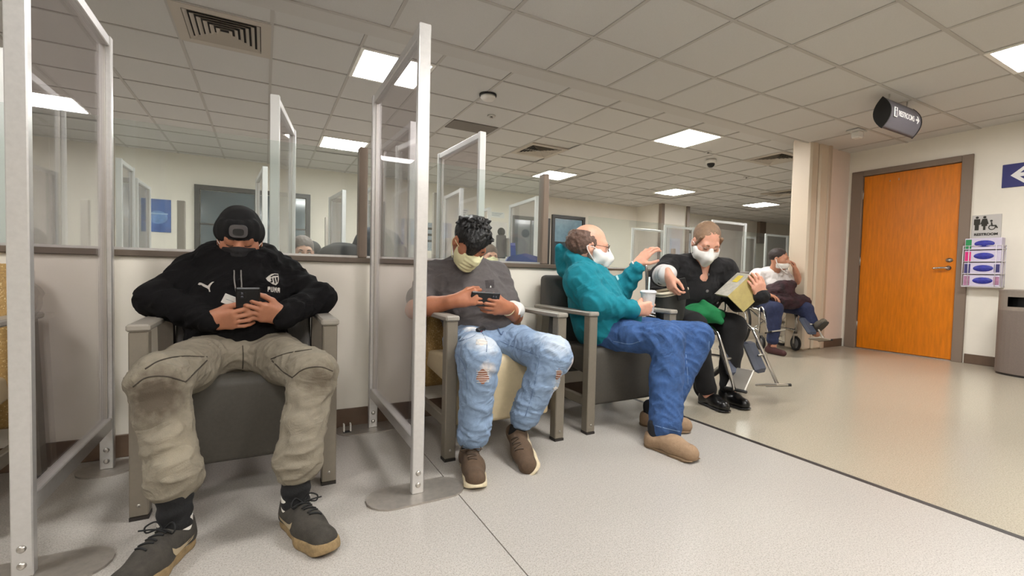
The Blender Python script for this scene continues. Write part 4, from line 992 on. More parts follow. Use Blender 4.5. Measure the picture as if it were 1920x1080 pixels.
# ---------------------------------------------------------------- 1: man in black hoodie
def man_black():
    off = V(-0.07, 1.92, 0)
    r = thing('person', 'seated man in black hoodie, beanie and black mask looking at a phone', 'person', tuple(off))
    f = head_frame((-0.091, 2.245, 0.958), 0, 20)
    M_sk = skin('tan', (172, 116, 88)); M_hood = mat('black_fleece', (17, 16, 17), 0.95, var=0.3, vscale=300, bump=0.5, bscale=500, spec=0.2, crease=(9, 0.6, (0, 70, 0)))
    M_kh = mat('dusty_khaki_twill', (126, 118, 103), 0.9, var=0.10, vscale=45, bump=0.35, bscale=420, crease=(11, 0.55, (0, 75, 20)),
               spots=[((-0.275+0.07, 1.64-1.92, 0.46), (0.075, 0.08, 0.085), (66, 55, 42), 0.85), ((0.165+0.07, 1.66-1.92, 0.47), (0.065, 0.07, 0.06), (76, 65, 50), 0.7), ((-0.03, 2.05-1.92, 0.42), (0.10, 0.12, 0.06), (92, 78, 63), 0.45), ((-0.15, 1.60-1.92, 0.30), (0.05, 0.08, 0.09), (150, 140, 121), 0.5)])
    neck = V(-0.092, 2.32, 0.85); shR, shL = V(-0.250, 2.33, 0.795), V(0.070, 2.33, 0.80); elR, elL = V(-0.360, 2.17, 0.706), V(0.214, 2.17, 0.706); wrR, wrL = V(-0.178, 1.985, 0.640), V(0.066, 1.985, 0.652)
    hipR, hipL = V(-0.175, 2.10, 0.495), V(0.005, 2.10, 0.495); knR, knL = V(-0.280, 1.715, 0.488), V(0.152, 1.715, 0.475); anR, anL = V(-0.226, 1.610, 0.10), V(0.094, 1.605, 0.10)
    b = SDF(); add_head(b, f); b.cone(f.p(0, -0.02, -0.05), neck, 0.056, 0.06, 0.03)
    inner(b, [(neck, (-0.09, 2.15, 0.55)), (neck, shR), (neck, shL), (shR, elR), (shL, elL), (hipR, hipL), ((-0.09, 2.15, 0.55), hipR), (hipR, knR), (hipL, knL), (knR, anR), (knL, anL)], 0.035)
    b.cone(elR, wrR, 0.035, 0.027, 0.02); b.cone(elL, wrL, 0.035, 0.027, 0.02)
    add_hand(b, wrR, (0.90, -0.30, 0.06), (0.25, 0.85, 0.35), (0, 0.1, 1), ((24, 34, 18), (22, 32, 18), (20, 30, 18), (16, 28, 18)), thumb=((0.45, 0.8, 0.25), (0.15, 0.95, 0.15), (0.0, 1.0, 0.05)))
    add_hand(b, wrL, (-0.86, -0.38, 0.22), (-0.25, 0.85, 0.35), (0, 0.1, 1), ((20, 30, 18), (22, 30, 18), (24, 32, 18), (26, 34, 20)), thumb=((0.55, 0.75, 0.3), (0.25, 0.95, 0.2), (0.1, 1.0, 0.1)))
    Part(b, 0.0038, 'body', M_sk, r, off); face_bits(f, r, off)
    # hoodie
    s = SDF(); fl = ((0, 1, 0.25), 0.74)
    s.cone((-0.088, 2.12, 0.565), (-0.09, 2.22, 0.69), 0.165, 0.180, 0.05, flat=fl); s.cone((-0.09, 2.22, 0.69), (-0.092, 2.30, 0.79), 0.180, 0.150, 0.05, flat=fl)
    s.cone(shR, shL, 0.078, 0.078, 0.06)
    for sh in (shR, shL): s.cone(neck+V(0, 0.01, 0.0), sh, 0.07, 0.075, 0.05)
    s.cone(shR, elR, 0.078, 0.062, 0.04, fold=(3.2, 0.003, 1.6, 0.4)); s.cone(elR, wrR, 0.063, 0.043, 0.03, fold=(3.6, 0.0035, 1.6, 1.9))
    s.cone(shL, elL, 0.078, 0.062, 0.04, fold=(3.2, 0.003, 1.6, 2.2)); s.cone(elL, wrL, 0.063, 0.043, 0.03, fold=(3.6, 0.0035, 1.6, 0.3))
    for a in range(12):                                                      # hood rolled around the neck
        p = [V(-0.092+0.112*math.cos(2*PI*q/12), 2.285+0.098*math.sin(2*PI*q/12), 0.880+0.022*math.sin(2*PI*q/12)) for q in (a, a+1)]
        s.cone(p[0], p[1], 0.045, 0.045, 0.022)
    s.cone((-0.225, 2.055, 0.555), (0.055, 2.055, 0.560), 0.030, 0.030, 0.03); s.cone((-0.20, 2.06, 0.60), (0.03, 2.06, 0.605), 0.040, 0.040, 0.04)   # bunched hem
    s.wrinkle(0.14, 0.005, 3, run=(1, 0, 0.5)); s.wrinkle(0.06, 0.006, 4, ridge=True, run=(1, -0.3, 0.6))
    hood = Part(s, 0.0062, 'hoodie', M_hood, r, off)
    # trousers
    s = SDF(); s.ell((-0.086, 2.13, 0.500), (0.185, 0.155, 0.105), 0.05)
    for hip, kn, an, ph in ((hipR, knR, V(-0.228, 1.606, 0.225), 0.3), (hipL, knL, V(0.097, 1.604, 0.215), 2.0)):
        s.cone(hip, kn, 0.095, 0.074, 0.05, fold=(2.5, 0.002, 1.0, ph)); s.cone(kn, an, 0.076, 0.061, 0.025, fold=(3.5, 0.0022, 2.2, ph+1)); s.cone(an+V(0, 0, 0.03), an+V(0, 0, 0.0), 0.066, 0.066, 0.012, fold=(1.2, 0.003, 2.4, ph)); s.cone(an, an-V(0, 0, 0.018), 0.064, 0.058, 0.01)
    s.wrinkle(0.15, 0.005, 8); s.wrinkle(0.06, 0.0055, 9, ridge=True, run=(1, 0.2, 0.4))
    tr = Part(s, 0.006, 'trousers', M_kh, r, off); M_st = mat('khaki_seam', (58, 51, 42), 0.9)
    for pts in ([(272, 692), (300, 676), (340, 668), (388, 669)], [(250, 725), (275, 708), (312, 706), (348, 716)], [(348, 716), (362, 702), (388, 676)], [(508, 673), (540, 662), (585, 655)], [(510, 676), (530, 696), (548, 708)], [(548, 708), (570, 692), (600, 688), (624, 696)], [(455, 648), (456, 668), (455, 695)]):
        seam('seam', pts, tr, M_st, tr.obj, 0.0024, 0.0)
    # beanie with a lamp on the front
    s = SDF(); s.ell(f.p(0, -0.012, 0.043), (0.083, 0.104, 0.093), 0.02, f.M)
    for a in range(14):
        p = [f.p(0.076*math.sin(2*PI*q/14), -0.010+0.096*math.cos(2*PI*q/14), 0.024+0.034*math.cos(2*PI*q/14)) for q in (a, a+1)]; s.cone(p[0], p[1], 0.015, 0.015, 0.02, flat=(f.M[2], 2.4))
    s.clip(lambda P: -(f.loc(P)[:, 2]-(-0.018+0.34*f.loc(P)[:, 1])))
    s.wrinkle(0.05, 0.0025, 13)
    bn = Part(s, 0.005, 'beanie', mat('black_knit', (17, 17, 18), 0.95, bump=0.6, bscale=220, stretch=(4, 4, 1)), r, off)
    ringo = [(x*0.032, z*0.025) for x, z in [(math.copysign(abs(math.cos(t))**0.6, math.cos(t)), math.copysign(abs(math.sin(t))**0.6, math.sin(t))) for t in np.linspace(0, 2*PI, 24, endpoint=False)]]
    fo = f.p(0, 0.094, 0.062); cx, cz = f.M[0], unit(f.M[2]-0.15*f.M[1])
    lamp = MB().prism(ringo, fo+f.M[1]*0.006, cx, cz, -0.02).build('headlamp', mat('grey_silicone', (78, 74, 74), 0.6), r, off=off)
    w_ = unit(np.cross(cx, cz)); sgn = 1 if w_@f.M[1] > 0 else -1
    MB().prism([(x*0.6, z*0.55) for x, z in ringo], fo+f.M[1]*0.026, cx, cz, -0.0015).build('lamp_lens', mat('dark_lens', (10, 10, 12), 0.15), lamp, off=off)
    mk = surgical_mask(f, 0.004, mat('black_mask_cloth', (24, 22, 23), 0.85, bump=0.3, bscale=300), r, off, top=-0.012); ear_loops(f, M_white, r, off, zt=-0.022)
    for dx in (-0.018, 0.014):
        seam('drawstring', [(446+dx*400, 507), (447+dx*400, 530), (449+dx*330, 548)], hood, mat('grey_cord', (128, 124, 120), 0.8), hood.obj, 0.0028, 0.002)
    # chest marks: leaping cat, crest, lettering
    Mlg = mat('grey_print', (186, 180, 172), 0.7)
    decal('chest_print', [[(371.5, 533.5), (374, 530), (378, 530.5), (386, 534.5), (390, 536), (394, 531.5), (398, 528.5), (402, 528.5), (398.5, 531), (395.5, 535), (393.5, 539.5), (394, 544), (395, 547), (392.5, 547.5), (391.5, 543), (388.5, 540.5), (382, 537.5), (378, 534.5), (374.5, 534.8)]], hood, Mlg, hood.obj, step=3)
    decal('crest', [[(498, 522), (503, 517.5), (509, 514), (515, 513), (521, 513.5), (522.5, 524), (521, 531), (517, 535), (511, 533), (506, 529.5), (501, 526.5)]], hood, Mlg, hood.obj, step=3)
    decal('crest_inlay', [[(507, 524), (510, 522), (511, 529.5), (508.5, 528)], [(512.5, 522), (515, 521.5), (516, 531.5), (513.5, 531.5)], [(517, 521), (520.5, 520.5), (520, 528.5), (518, 531)], [(506, 519.5), (514, 515), (520, 515.5), (520.3, 518), (512, 518.5), (508, 521)]], hood, M_hood, hood.obj, lift=0.003, step=3)
    # lettering under the crest
    L4 = {'P': [[(0, 0), (0, 10), (1.6, 10), (1.6, 6.4), (4, 6.4), (5, 5.4), (5, 1), (4, 0)]], 'U': [[(0, 0), (0, 9), (1, 10), (4, 10), (5, 9), (5, 0), (3.4, 0), (3.4, 8.4), (1.6, 8.4), (1.6, 0)]],
          'M': [[(0, 10), (0, 0), (1.6, 0), (2.5, 3.5), (3.4, 0), (5, 0), (5, 10), (3.6, 10), (3.6, 4.5), (2.5, 7.5), (1.4, 4.5), (1.4, 10)]], 'A': [[(0, 10), (0, 1), (1, 0), (4, 0), (5, 1), (5, 10), (3.4, 10), (3.4, 7), (1.6, 7), (1.6, 10)]]}
    polys = []
    for k, ch in enumerate('PUMA'):
        for pl in L4[ch]: polys.append([(501.5+k*6.0+x*0.98, 537.5+k*0.7+y*0.95) for x, y in pl])
    decal('chest_lettering', polys, hood, Mlg, hood.obj, step=3)
    # socks and shoes
    M_sock = mat('black_rib_sock', (22, 22, 23), 0.95, bump=0.4, bscale=200)
    for an, heel, toe, mir, lab in ((anR, V(-0.195, 1.655, 0), V(-0.335, 1.40, 0), -1, None), (anL, V(0.068, 1.655, 0), V(0.185, 1.385, 0), 1, None)):
        d = unit(toe-heel); a0 = heel+d*0.062; s = SDF(); s.cone(a0+V(0, 0, 0.075), V(*(an[:2]*0.2+a0[:2]*0.8), 0.200), 0.041, 0.046, 0.02, fold=(3, 0.002, 1, 0)); sk = Part(s, 0.004, 'sock', M_sock, r, off)
        s = SDF(); s.cone(a0+V(0, 0, 0.05), a0+V(0, 0.004, 0.105), 0.043, 0.0425, 0.01); s.clip(lambda P: P[:, 2]-0.112); Part(s, 0.004, 'sock_liner', mat('white_sock', (215, 210, 202), 0.9), sk.obj, off)
        sh = Shoe('sneaker', heel, toe, mat('dusty_black_suede', (58, 54, 48), 0.9, var=0.28, vscale=45, bump=0.3, bscale=200), mat('muddy_midsole', (138, 116, 82), 0.85, var=0.3, vscale=50, bump=0.5, bscale=90), r, off, L=0.292, W=1.08, mir=mir)
        sh.laces(mat('black_lace', (18, 18, 18), 0.8)); sh.swoosh(mat('tan_mark', (170, 154, 126), 0.8), 1); sh.swoosh(MATS['tan_mark'], -1)
    # hospital wristband on the right wrist
    wf = frame_from(wrR-elR); MB().tube([wrR+0.036*(math.cos(a)*wf[0]+math.sin(a)*wf[1]) for a in np.linspace(0, 2*PI, 16, endpoint=False)], 0.0015, 5, closed=True).build('wristband', M_white, r, off=off)
    phone_slab('phone', 'black smartphone held by the man in the beanie', (-0.052, 1.947, 0.700), (0, -0.5, 0.86), (0, -0.86, -0.5), 0.078, 0.150)
    t = thing('paper_slip', 'small white paper slip beside the phone of the man in black', 'paper', (-0.110, 1.962, 0.715)); MB().box((-0.024, -0.0008, -0.020), (0.024, 0.0008, 0.020), R=rot(25, 25, 0), c=(0, 0, 0)).build('sheet', M_paper, t); MB().box((-0.014, -0.0014, -0.005), (0.014, 0.0014, -0.003), R=rot(25, 25, 0), c=(0, 0, 0)).build('print_line', M_pgrey, t)
man_black()

# ---------------------------------------------------------------- 2: man in grey T-shirt
def man_grey():
    off = V(1.0, 1.92, 0)
    r = thing('person', 'seated man with black hair, grey T-shirt and ripped light jeans using a phone', 'person', tuple(off))
    f = head_frame((0.897, 2.105, 0.985), 8, 44, -6)
    M_sk = skin('warm_tan', (170, 110, 80)); M_tee = mat('charcoal_jersey', (90, 85, 85), 0.9, var=0.09, vscale=60, bump=0.3, bscale=500, crease=(9, 0.45, (0, 75, 30)))
    lj = lambda p, rr, c, st: ((p[0]-off[0], p[1]-off[1], p[2]), rr, c, st)
    M_dn = mat('light_denim', (132, 154, 182), 0.85, var=0.14, vscale=26, bump=0.35, bscale=500, crease=(13, 0.55, (0, 65, 0)),
               spots=[lj((0.80, 1.70, 0.555), (0.07, 0.16, 0.05), (206, 214, 222), 0.8), lj((1.16, 1.72, 0.53), (0.07, 0.14, 0.06), (202, 212, 222), 0.7), lj((0.79, 1.63, 0.44), (0.045, 0.04, 0.04), (222, 214, 208), 0.95), lj((1.235, 1.68, 0.43), (0.03, 0.05, 0.045), (222, 214, 208), 0.95), lj((0.845, 1.93, 0.60), (0.06, 0.05, 0.04), (226, 224, 222), 0.9), lj((1.18, 1.70, 0.33), (0.05, 0.06, 0.07), (196, 210, 224), 0.6)])
    neck = V(0.94, 2.235, 0.885); shR, shL = V(0.768, 2.28, 0.805), V(1.130, 2.28, 0.815); elR, elL = V(0.640, 2.16, 0.650), V(1.175, 2.13, 0.610); wrR, wrL = V(0.792, 1.985, 0.706), V(1.050, 1.985, 0.668)
    hipR, hipL = V(0.885, 2.13, 0.490), V(1.085, 2.13, 0.490); knR, knL = V(0.795, 1.735, 0.480), V(1.165, 1.735, 0.470); anR, anL = V(0.785, 1.775, 0.10), V(1.060, 1.800, 0.16)
    b = SDF(); add_head(b, f); b.cone(f.p(0, -0.025, -0.045), neck, 0.055, 0.060, 0.03); b.cone(neck, neck+V(0.01, 0.02, -0.05), 0.062, 0.08, 0.03)
    inner(b, [(neck, (0.98, 2.18, 0.55)), (neck, shR), (neck, shL), (hipR, hipL), ((0.98, 2.18, 0.55), hipR), (hipR, knR), (hipL, knL), (knR, anR), (knL, anL)], 0.035)
    for sh, el, wr in ((shR, elR, wrR), (shL, elL, wrL)): b.cone(sh, el, 0.055, 0.042, 0.03); b.cone(el, el*0.6+wr*0.4, 0.043, 0.044, 0.02); b.cone(el*0.6+wr*0.4, wr, 0.044, 0.028, 0.02)
    add_hand(b, wrR, (0.86, -0.40, 0.22), (0.25, 0.75, -0.15), (0, 0.35, 1), ((55, 48, 25), (42, 45, 25), (40, 42, 25), (38, 42, 25)), thumb=((0.55, 0.75, 0.45), (0.1, 0.9, 0.5), (-0.1, 0.95, 0.35)))
    add_hand(b, wrL, (-0.90, -0.34, 0.08), (-0.25, 0.80, 0.2), (0, 0.2, 1), ((24, 32, 20), (26, 34, 20), (28, 36, 20), (32, 38, 22)), thumb=((0.6, 0.7, 0.35), (0.2, 0.95, 0.25), (-0.1, 1.0, 0.2)))
    body = Part(b, 0.0038, 'body', M_sk, r, off); face_bits(f, r, off)
    s = SDF(); fl = ((0, 1, 0.15), 0.68)                                     # T-shirt
    s.cone((0.985, 2.16, 0.555), (0.965, 2.20, 0.68), 0.165, 0.178, 0.05, flat=fl); s.cone((0.965, 2.20, 0.68), (0.95, 2.26, 0.79), 0.182, 0.150, 0.05, flat=fl); s.cone(shR, shL, 0.068, 0.068, 0.05)
    for sh in (shR, shL): s.cone(neck+V(0, 0.012, -0.022), sh, 0.062, 0.066, 0.04)
    for sh, el, ph in ((shR, elR, 0), (shL, elL, 2)): s.cone(sh, sh*0.36+el*0.64, 0.074, 0.068, 0.03, fold=(2.2, 0.004, 1.2, ph))
    s.ell((0.985, 2.10, 0.585), (0.155, 0.085, 0.075), 0.05)
    s.wrinkle(0.14, 0.005, 21); s.wrinkle(0.06, 0.005, 22, ridge=True, run=(1, 0, -0.3))
    tee = Part(s, 0.006, 'shirt', M_tee, r, off)
    decal('chest_print', [[(909, 526), (926, 524.5), (926.5, 540), (911, 541)]], tee, mat('dark_print_patch', (62, 57, 58), 0.9, var=0.3, vscale=200), tee.obj, step=4)
    decal('chest_mark', [[(918, 539.5), (919.5, 535), (921, 539.3)]], tee, M_paper, tee.obj, lift=0.003, step=2)
    s = SDF(); s.ell((0.985, 2.14, 0.495), (0.172, 0.15, 0.098), 0.05)       # jeans
    for hip, kn, an, ph in ((hipR, knR, V(0.792, 1.765, 0.155), 0.6), (hipL, knL, V(1.058, 1.79, 0.195), 2.6)):
        s.cone(hip, kn, 0.096, 0.083, 0.045, fold=(2.5, 0.003, 1.2, ph)); s.cone(kn, an, 0.083, 0.064, 0.03, fold=(3.5, 0.003, 1.4, ph+1)); s.cone(an+(kn-an)*0.16, an, 0.068, 0.066, 0.015, fold=(2, 0.005, 1.6, ph)); s.cone(an, an-unit(kn-an)*0.022, 0.064, 0.055, 0.012)
    s.wrinkle(0.12, 0.004, 31); s.wrinkle(0.05, 0.005, 32, ridge=True, run=(1, 0, -0.35))
    jn = Part(s, 0.006, 'jeans', M_dn, r, off); M_js = mat('denim_seam', (96, 116, 146), 0.9)
    for pts in ([(900, 616), (912, 640), (912, 660)], [(938, 640), (975, 655), (1012, 668)], [(1012, 668), (1000, 730), (985, 780)], [(858, 665), (872, 690), (876, 730)], [(860, 640), (880, 634), (892, 628)]): seam('seam', pts, jn, M_js, jn.obj, 0.0016)
    M_thr = mat('frayed_thread', (228, 222, 216), 0.9); M_hole = mat('rip_shadow_skin', (150, 104, 84), 0.7)
    for (cx, cy, w, h_) in ((905, 706, 11, 13), (1048, 705, 6, 13), (903, 642, 10, 6), (1042, 735, 5, 10)):
        decal('rip', [[(cx+w*math.cos(t)*(1+0.2*math.sin(5*t)), cy+h_*math.sin(t)*(1+0.15*math.cos(4*t))) for t in np.linspace(0, 2*PI, 18, endpoint=False)]], jn, M_hole if h_ > 11 else M_thr, jn.obj, lift=0.0012, step=4)
        for k in range(6): seam('frayed_thread', [(cx-w*1.05, cy-h_*0.8+k*h_*0.32), (cx, cy-h_*0.75+k*h_*0.32+random.uniform(-1, 1)), (cx+w*1.05, cy-h_*0.8+k*h_*0.32+random.uniform(-1.5, 1.5))], jn, M_thr, jn.obj, 0.0011, 0.002, 3)
    seam('drawcord', [(932, 606), (935, 618), (940, 628), (944, 622)], jn, M_js, jn.obj, 0.003, 0.003)
    # hair: thick tousled cap with tufts
    s = SDF(); s.ell(f.p(0, -0.018, 0.042), (0.081, 0.101, 0.088), 0.02, f.M); s.ell(f.p(0.01, 0.055, 0.075), (0.055, 0.042, 0.032), 0.03, f.M); s.ell(f.p(0.030, 0.082, 0.035), (0.038, 0.020, 0.044), 0.03, f.M)
    rg = np.random.default_rng(5)
    for k in range(70):
        th = rg.uniform(-2.4, 2.4); ph = rg.uniform(0.15, 1.35); d = V(math.sin(th)*math.sin(ph), math.cos(th)*math.sin(ph), math.cos(ph)); p = V(0, -0.015, 0.042)+d*V(0.078, 0.098, 0.086)
        q = p+d*rg.uniform(0.004, 0.016)+V(rg.normal()*0.012, 0.014, rg.normal()*0.010); s.cone(f.p(*p), f.p(*q), 0.011, 0.003, 0.008)
    s.clip(lambda P: -(f.loc(P)[:, 2]-np.where(f.loc(P)[:, 0] > 0.005, -0.055+0.45*f.loc(P)[:, 1], -0.030+0.78*f.loc(P)[:, 1])))
    s.wrinkle(0.022, 0.0028, 41, ridge=True); s.wrinkle(0.05, 0.003, 42)
    Part(s, 0.0042, 'hair', mat('black_hair', (11, 10, 10), 0.48, bump=0.7, bscale=260, stretch=(1, 1, 0.25)), r, off)
    surgical_mask(f, 0.004, mat('pale_yellow_mask', (226, 222, 178), 0.8, bump=0.15, bscale=300), r, off, top=-0.008); ear_loops(f, MATS['pale_yellow_mask'], r, off)
    # wrapped bandage on the left forearm, bracelet
    d = unit(wrL-elL); s = SDF(); s.cone(elL+V(0.0, -0.02, 0.03), elL*0.55+wrL*0.45+V(0.004, -0.008, 0.016), 0.047, 0.046, 0.01); s.clip(lambda P: -(((P-elL.astype(np.float32))@d.astype(np.float32))-0.02)); s.clip(lambda P: ((P-elL.astype(np.float32))@d.astype(np.float32))-0.105)
    bd = Part(s, 0.004, 'arm_dressing', mat('white_dressing', (232, 230, 226), 0.8), r, off)
    wf = frame_from(wrL-elL); c0 = wrL-d*0.022; MB().tube([c0+0.033*(math.cos(a)*wf[0]+math.sin(a)*wf[1]) for a in np.linspace(0, 2*PI, 20, endpoint=False)], 0.0045, 6, closed=True).build('bracelet', mat('cream_band', (226, 212, 170), 0.6), r, off=off)
    M_can_ = mat('brown_canvas', (86, 68, 52), 0.9, var=0.15, vscale=60, bump=0.3, bscale=300); M_rub = mat('cream_foxing', (206, 192, 162), 0.7, var=0.2, vscale=40)
    a = Shoe('skate', V(0.792, 1.835, 0.0), V(0.710, 1.56, 0.0), M_can_, M_rub, r, off, L=0.285, W=1.08, mir=-1); a.laces(mat('brown_lace', (70, 56, 44), 0.8), rows=5)
    c = Shoe('skate', V(1.075, 1.855, 0.075), V(1.005, 1.60, -0.01), M_can_, M_rub, r, off, L=0.285, W=1.08, mir=1, roll=-42); c.laces(MATS['brown_lace'], rows=5, bow=False)
    for an, kn, sh in ((anR, knR, a), (anL, knL, c)):
        s = SDF(); s.cone(sh.T(V(0, 0.055, 0.06)), an+V(0, 0, 0.07), 0.036, 0.042, 0.01); Part(s, 0.005, 'sock', MATS['black_rib_sock'], r, off)
    phone_slab('phone', 'black smartphone held sideways by the man in the grey T-shirt', (0.915, 1.950, 0.712), (1, 0, -0.06), (0.0, -0.9, -0.30), 0.074, 0.150)
    p, n_ = hit(jn, 899, 622)
    if p is not None:
        t = thing('pocket_device', 'small black device with a red light on the thigh of the man in jeans', 'device', tuple(p+n_*0.004)); R = np.array([unit(np.cross((0, 0, 1), n_)), np.cross(n_, unit(np.cross((0, 0, 1), n_))), n_]).T
        MB().box((-0.042, -0.012, 0), (0.042, 0.012, 0.018), 0.005, R=R, c=n_*0.009).build('shell', M_black, t); MB().box((-0.030, -0.0126, -0.005), (-0.016, -0.0124, 0.005), 0, R=R, c=n_*0.009-R[:, 0]*0.024-R[:, 1]*0.0125).build('red_light', mat('red_indicator', (190, 30, 60), 0.4), t); MB().box((-0.003, -0.0003, -0.003), (0.003, 0.0003, 0.003), 0, R=R, c=n_*0.009+R[:, 0]*0.004-R[:, 1]*0.0125).build('button', M_white, t)
man_grey()

# ---------------------------------------------------------------- 3: man in teal hoodie
def man_teal():
    off = V(1.75, 1.95, 0)
    r = thing('person', 'balding man in teal hoodie and blue jeans with white mask, turned sideways', 'person', tuple(off))
    f = head_frame((1.672, 2.135, 1.003), 60, 8, 0, 1.04)
    M_sk = skin('fair', (214, 160, 136)); M_tl = mat('teal_fleece', (6, 122, 138), 0.9, var=0.12, vscale=40, bump=0.3, bscale=450, crease=(7, 0.5, (40, 50, 0))); M_dn = mat('blue_denim', (52, 84, 134), 0.85, var=0.28, vscale=30, bump=0.35, bscale=480, crease=(9, 0.55, (0, 60, 30)))
    neck = V(1.675, 2.175, 0.875); shR, shL = V(1.560, 2.055, 0.800), V(1.800, 2.28, 0.815); elR, elL = V(1.585, 1.955, 0.690), V(2.040, 2.30, 0.725); wrR, wrL = V(1.765, 1.855, 0.655), V(2.085, 2.175, 0.915)
    hipR, hipL = V(1.690, 2.06, 0.505), V(1.860, 2.13, 0.505); knR, knL = V(1.805, 1.650, 0.520), V(2.195, 1.78, 0.500); anR, anL = V(1.715, 1.600, 0.08), V(1.935, 1.84, 0.08)
    b = SDF(); add_head(b, f, nose=1.15); b.cone(f.p(0, -0.02, -0.05), neck, 0.058, 0.065, 0.03)
    inner(b, [(neck, (1.73, 2.14, 0.55)), (neck, shR), (neck, shL), (shR, elR), (shL, elL), ((1.73, 2.14, 0.55), hipR), (hipR, hipL), (hipR, knR), (hipL, knL), (knR, anR), (knL, anL)], 0.035)
    b.cone(elR, wrR, 0.035, 0.028, 0.02); b.cone(elL, wrL, 0.035, 0.028, 0.02)
    add_hand(b, wrR, (0.88, -0.42, 0.10), (0.35, 0.75, 0.10), (0.1, 0.1, 1), ((48, 52, 30), (50, 52, 30), (52, 54, 30), (55, 55, 32)), thumb=((0.6, 0.7, 0.55), (0.1, 0.8, 0.75), (-0.1, 0.8, 0.6)))
    add_hand(b, wrL, (0.50, -0.30, 0.72), (0.80, 0.20, -0.50), (0.5, -0.6, -0.5), ((12, 30, 25), (14, 32, 25), (16, 34, 25), (20, 36, 25)), thumb=((0.75, 0.55, 0.35), (0.35, 0.85, 0.5), (0.2, 0.9, 0.4)), spread=1.8)
    Part(b, 0.004, 'body', M_sk, r, off); face_bits(f, r, off, look='open', brow=(96, 80, 70))
    s = SDF(); fw = V(0.64, -0.77, 0)
    s.cone((1.735, 2.10, 0.565), (1.715, 2.12, 0.68), 0.175, 0.185, 0.05, flat=(fw, 0.82)); s.cone((1.715, 2.12, 0.68), (1.685, 2.165, 0.79), 0.185, 0.150, 0.05, flat=(fw, 0.75)); s.cone(shR, shL, 0.080, 0.080, 0.06); s.ell((1.79, 2.01, 0.600), (0.13, 0.12, 0.10), 0.06); s.ell((1.655, 2.03, 0.540), (0.10, 0.12, 0.09), 0.05)
    for sh in (shR, shL): s.cone(neck+V(0, 0.01, -0.005), sh, 0.068, 0.078, 0.05)
    s.cone(shR, elR, 0.092, 0.080, 0.04, fold=(2.4, 0.006, 1.4, 0.5)); s.cone(elR, wrR-V(0.02, -0.01, 0), 0.080, 0.050, 0.035, fold=(3, 0.006, 1.2, 1.5)); s.cone(shL, elL, 0.085, 0.075, 0.04, fold=(2.4, 0.005, 1.3, 1.0)); s.cone(elL, wrL-V(0, 0, 0.03), 0.075, 0.048, 0.03, fold=(3, 0.005, 1.2, 0.2))
    hc = V(1.640, 2.20, 0.900); fx = unit(V(0.85, -0.5, 0)); fy = V(0.5, 0.85, 0)
    for a in range(14):                                                       # hood standing behind the neck
        P2 = []
        for q in (a, a+1):
            t = 2*PI*q/14; P2.append(V(1.668, 2.178, 0.895)+fx*0.102*math.cos(t)+fy*0.092*math.sin(t)+V(0, 0, -0.050*math.cos(t)))
        s.cone(P2[0], P2[1], 0.030, 0.030, 0.025)
    s.cone((1.552, 2.272, 0.992), (1.600, 2.26, 0.87), 0.020, 0.06, 0.04); s.cone((1.575, 2.19, 0.925), (1.60, 2.15, 0.85), 0.028, 0.055, 0.04)
    s.wrinkle(0.16, 0.005, 51, run=(0.6, -0.4, -0.6)); s.wrinkle(0.075, 0.006, 52, ridge=True, run=(0.6, -0.4, -0.6))
    hd_ = Part(s, 0.0062, 'hoodie', M_tl, r, off)
    decal('chest_print', [[(1141, 498), (1147, 503), (1152, 511), (1148, 509)], [(1150, 509), (1156, 513), (1161, 523), (1158, 526), (1154, 518)], [(1146, 506), (1150, 512), (1151, 518), (1147, 512)]], hd_, mat('pale_print', (170, 205, 205), 0.8), hd_.obj, step=3)
    s = SDF(); s.ell((1.765, 2.08, 0.51), (0.175, 0.15, 0.10), 0.05)
    for hip, kn, an, ph in ((hipR, knR, V(1.735, 1.585, 0.115), 0.2), (hipL, knL, V(1.965, 1.80, 0.12), 2.0)):
        s.cone(hip, kn, 0.096, 0.078, 0.04, fold=(2.5, 0.003, 1.2, ph)); s.cone(kn, an, 0.080, 0.076, 0.025, fold=(2.2, 0.002, 1.4, ph+1)); s.cone(an, an-V(0, 0, 0.03), 0.078, 0.076, 0.01)
    s.wrinkle(0.14, 0.004, 61); s.wrinkle(0.06, 0.005, 62, ridge=True, run=(0.7, -0.3, -0.6))
    jn = Part(s, 0.006, 'jeans', M_dn, r, off); M_js = mat('denim_light_seam', (120, 146, 184), 0.9)
    for pts in ([(1286, 660), (1290, 720), (1290, 795)], [(1228, 798), (1260, 806), (1290, 812)], [(1150, 640), (1180, 645), (1200, 640)], [(1330, 640), (1325, 690), (1300, 770)]): seam('seam', pts, jn, M_js, jn.obj, 0.0016)
    s = SDF(); s.ell(f.p(0, -0.038, 0.020), (0.088, 0.106, 0.094), 0.02, f.M)     # fringe of hair around the bald crown
    s.clip(lambda P: -(f.loc(P)[:, 2]-(-0.050+0.35*f.loc(P)[:, 1]))); s.clip(lambda P: f.loc(P)[:, 1]-0.030+0.0*f.loc(P)[:, 2]); s.clip(lambda P: f.loc(P)[:, 2]-(0.080-0.9*np.maximum(f.loc(P)[:, 1]+0.02, 0)))
    s.wrinkle(0.03, 0.004, 71); s.wrinkle(0.018, 0.0018, 72, ridge=True); M_hr = mat('greying_brown_hair', (98, 74, 62), 0.6, var=0.3, vscale=70, bump=0.7, bscale=220)
    Part(s, 0.0045, 'hair', M_hr, r, off)
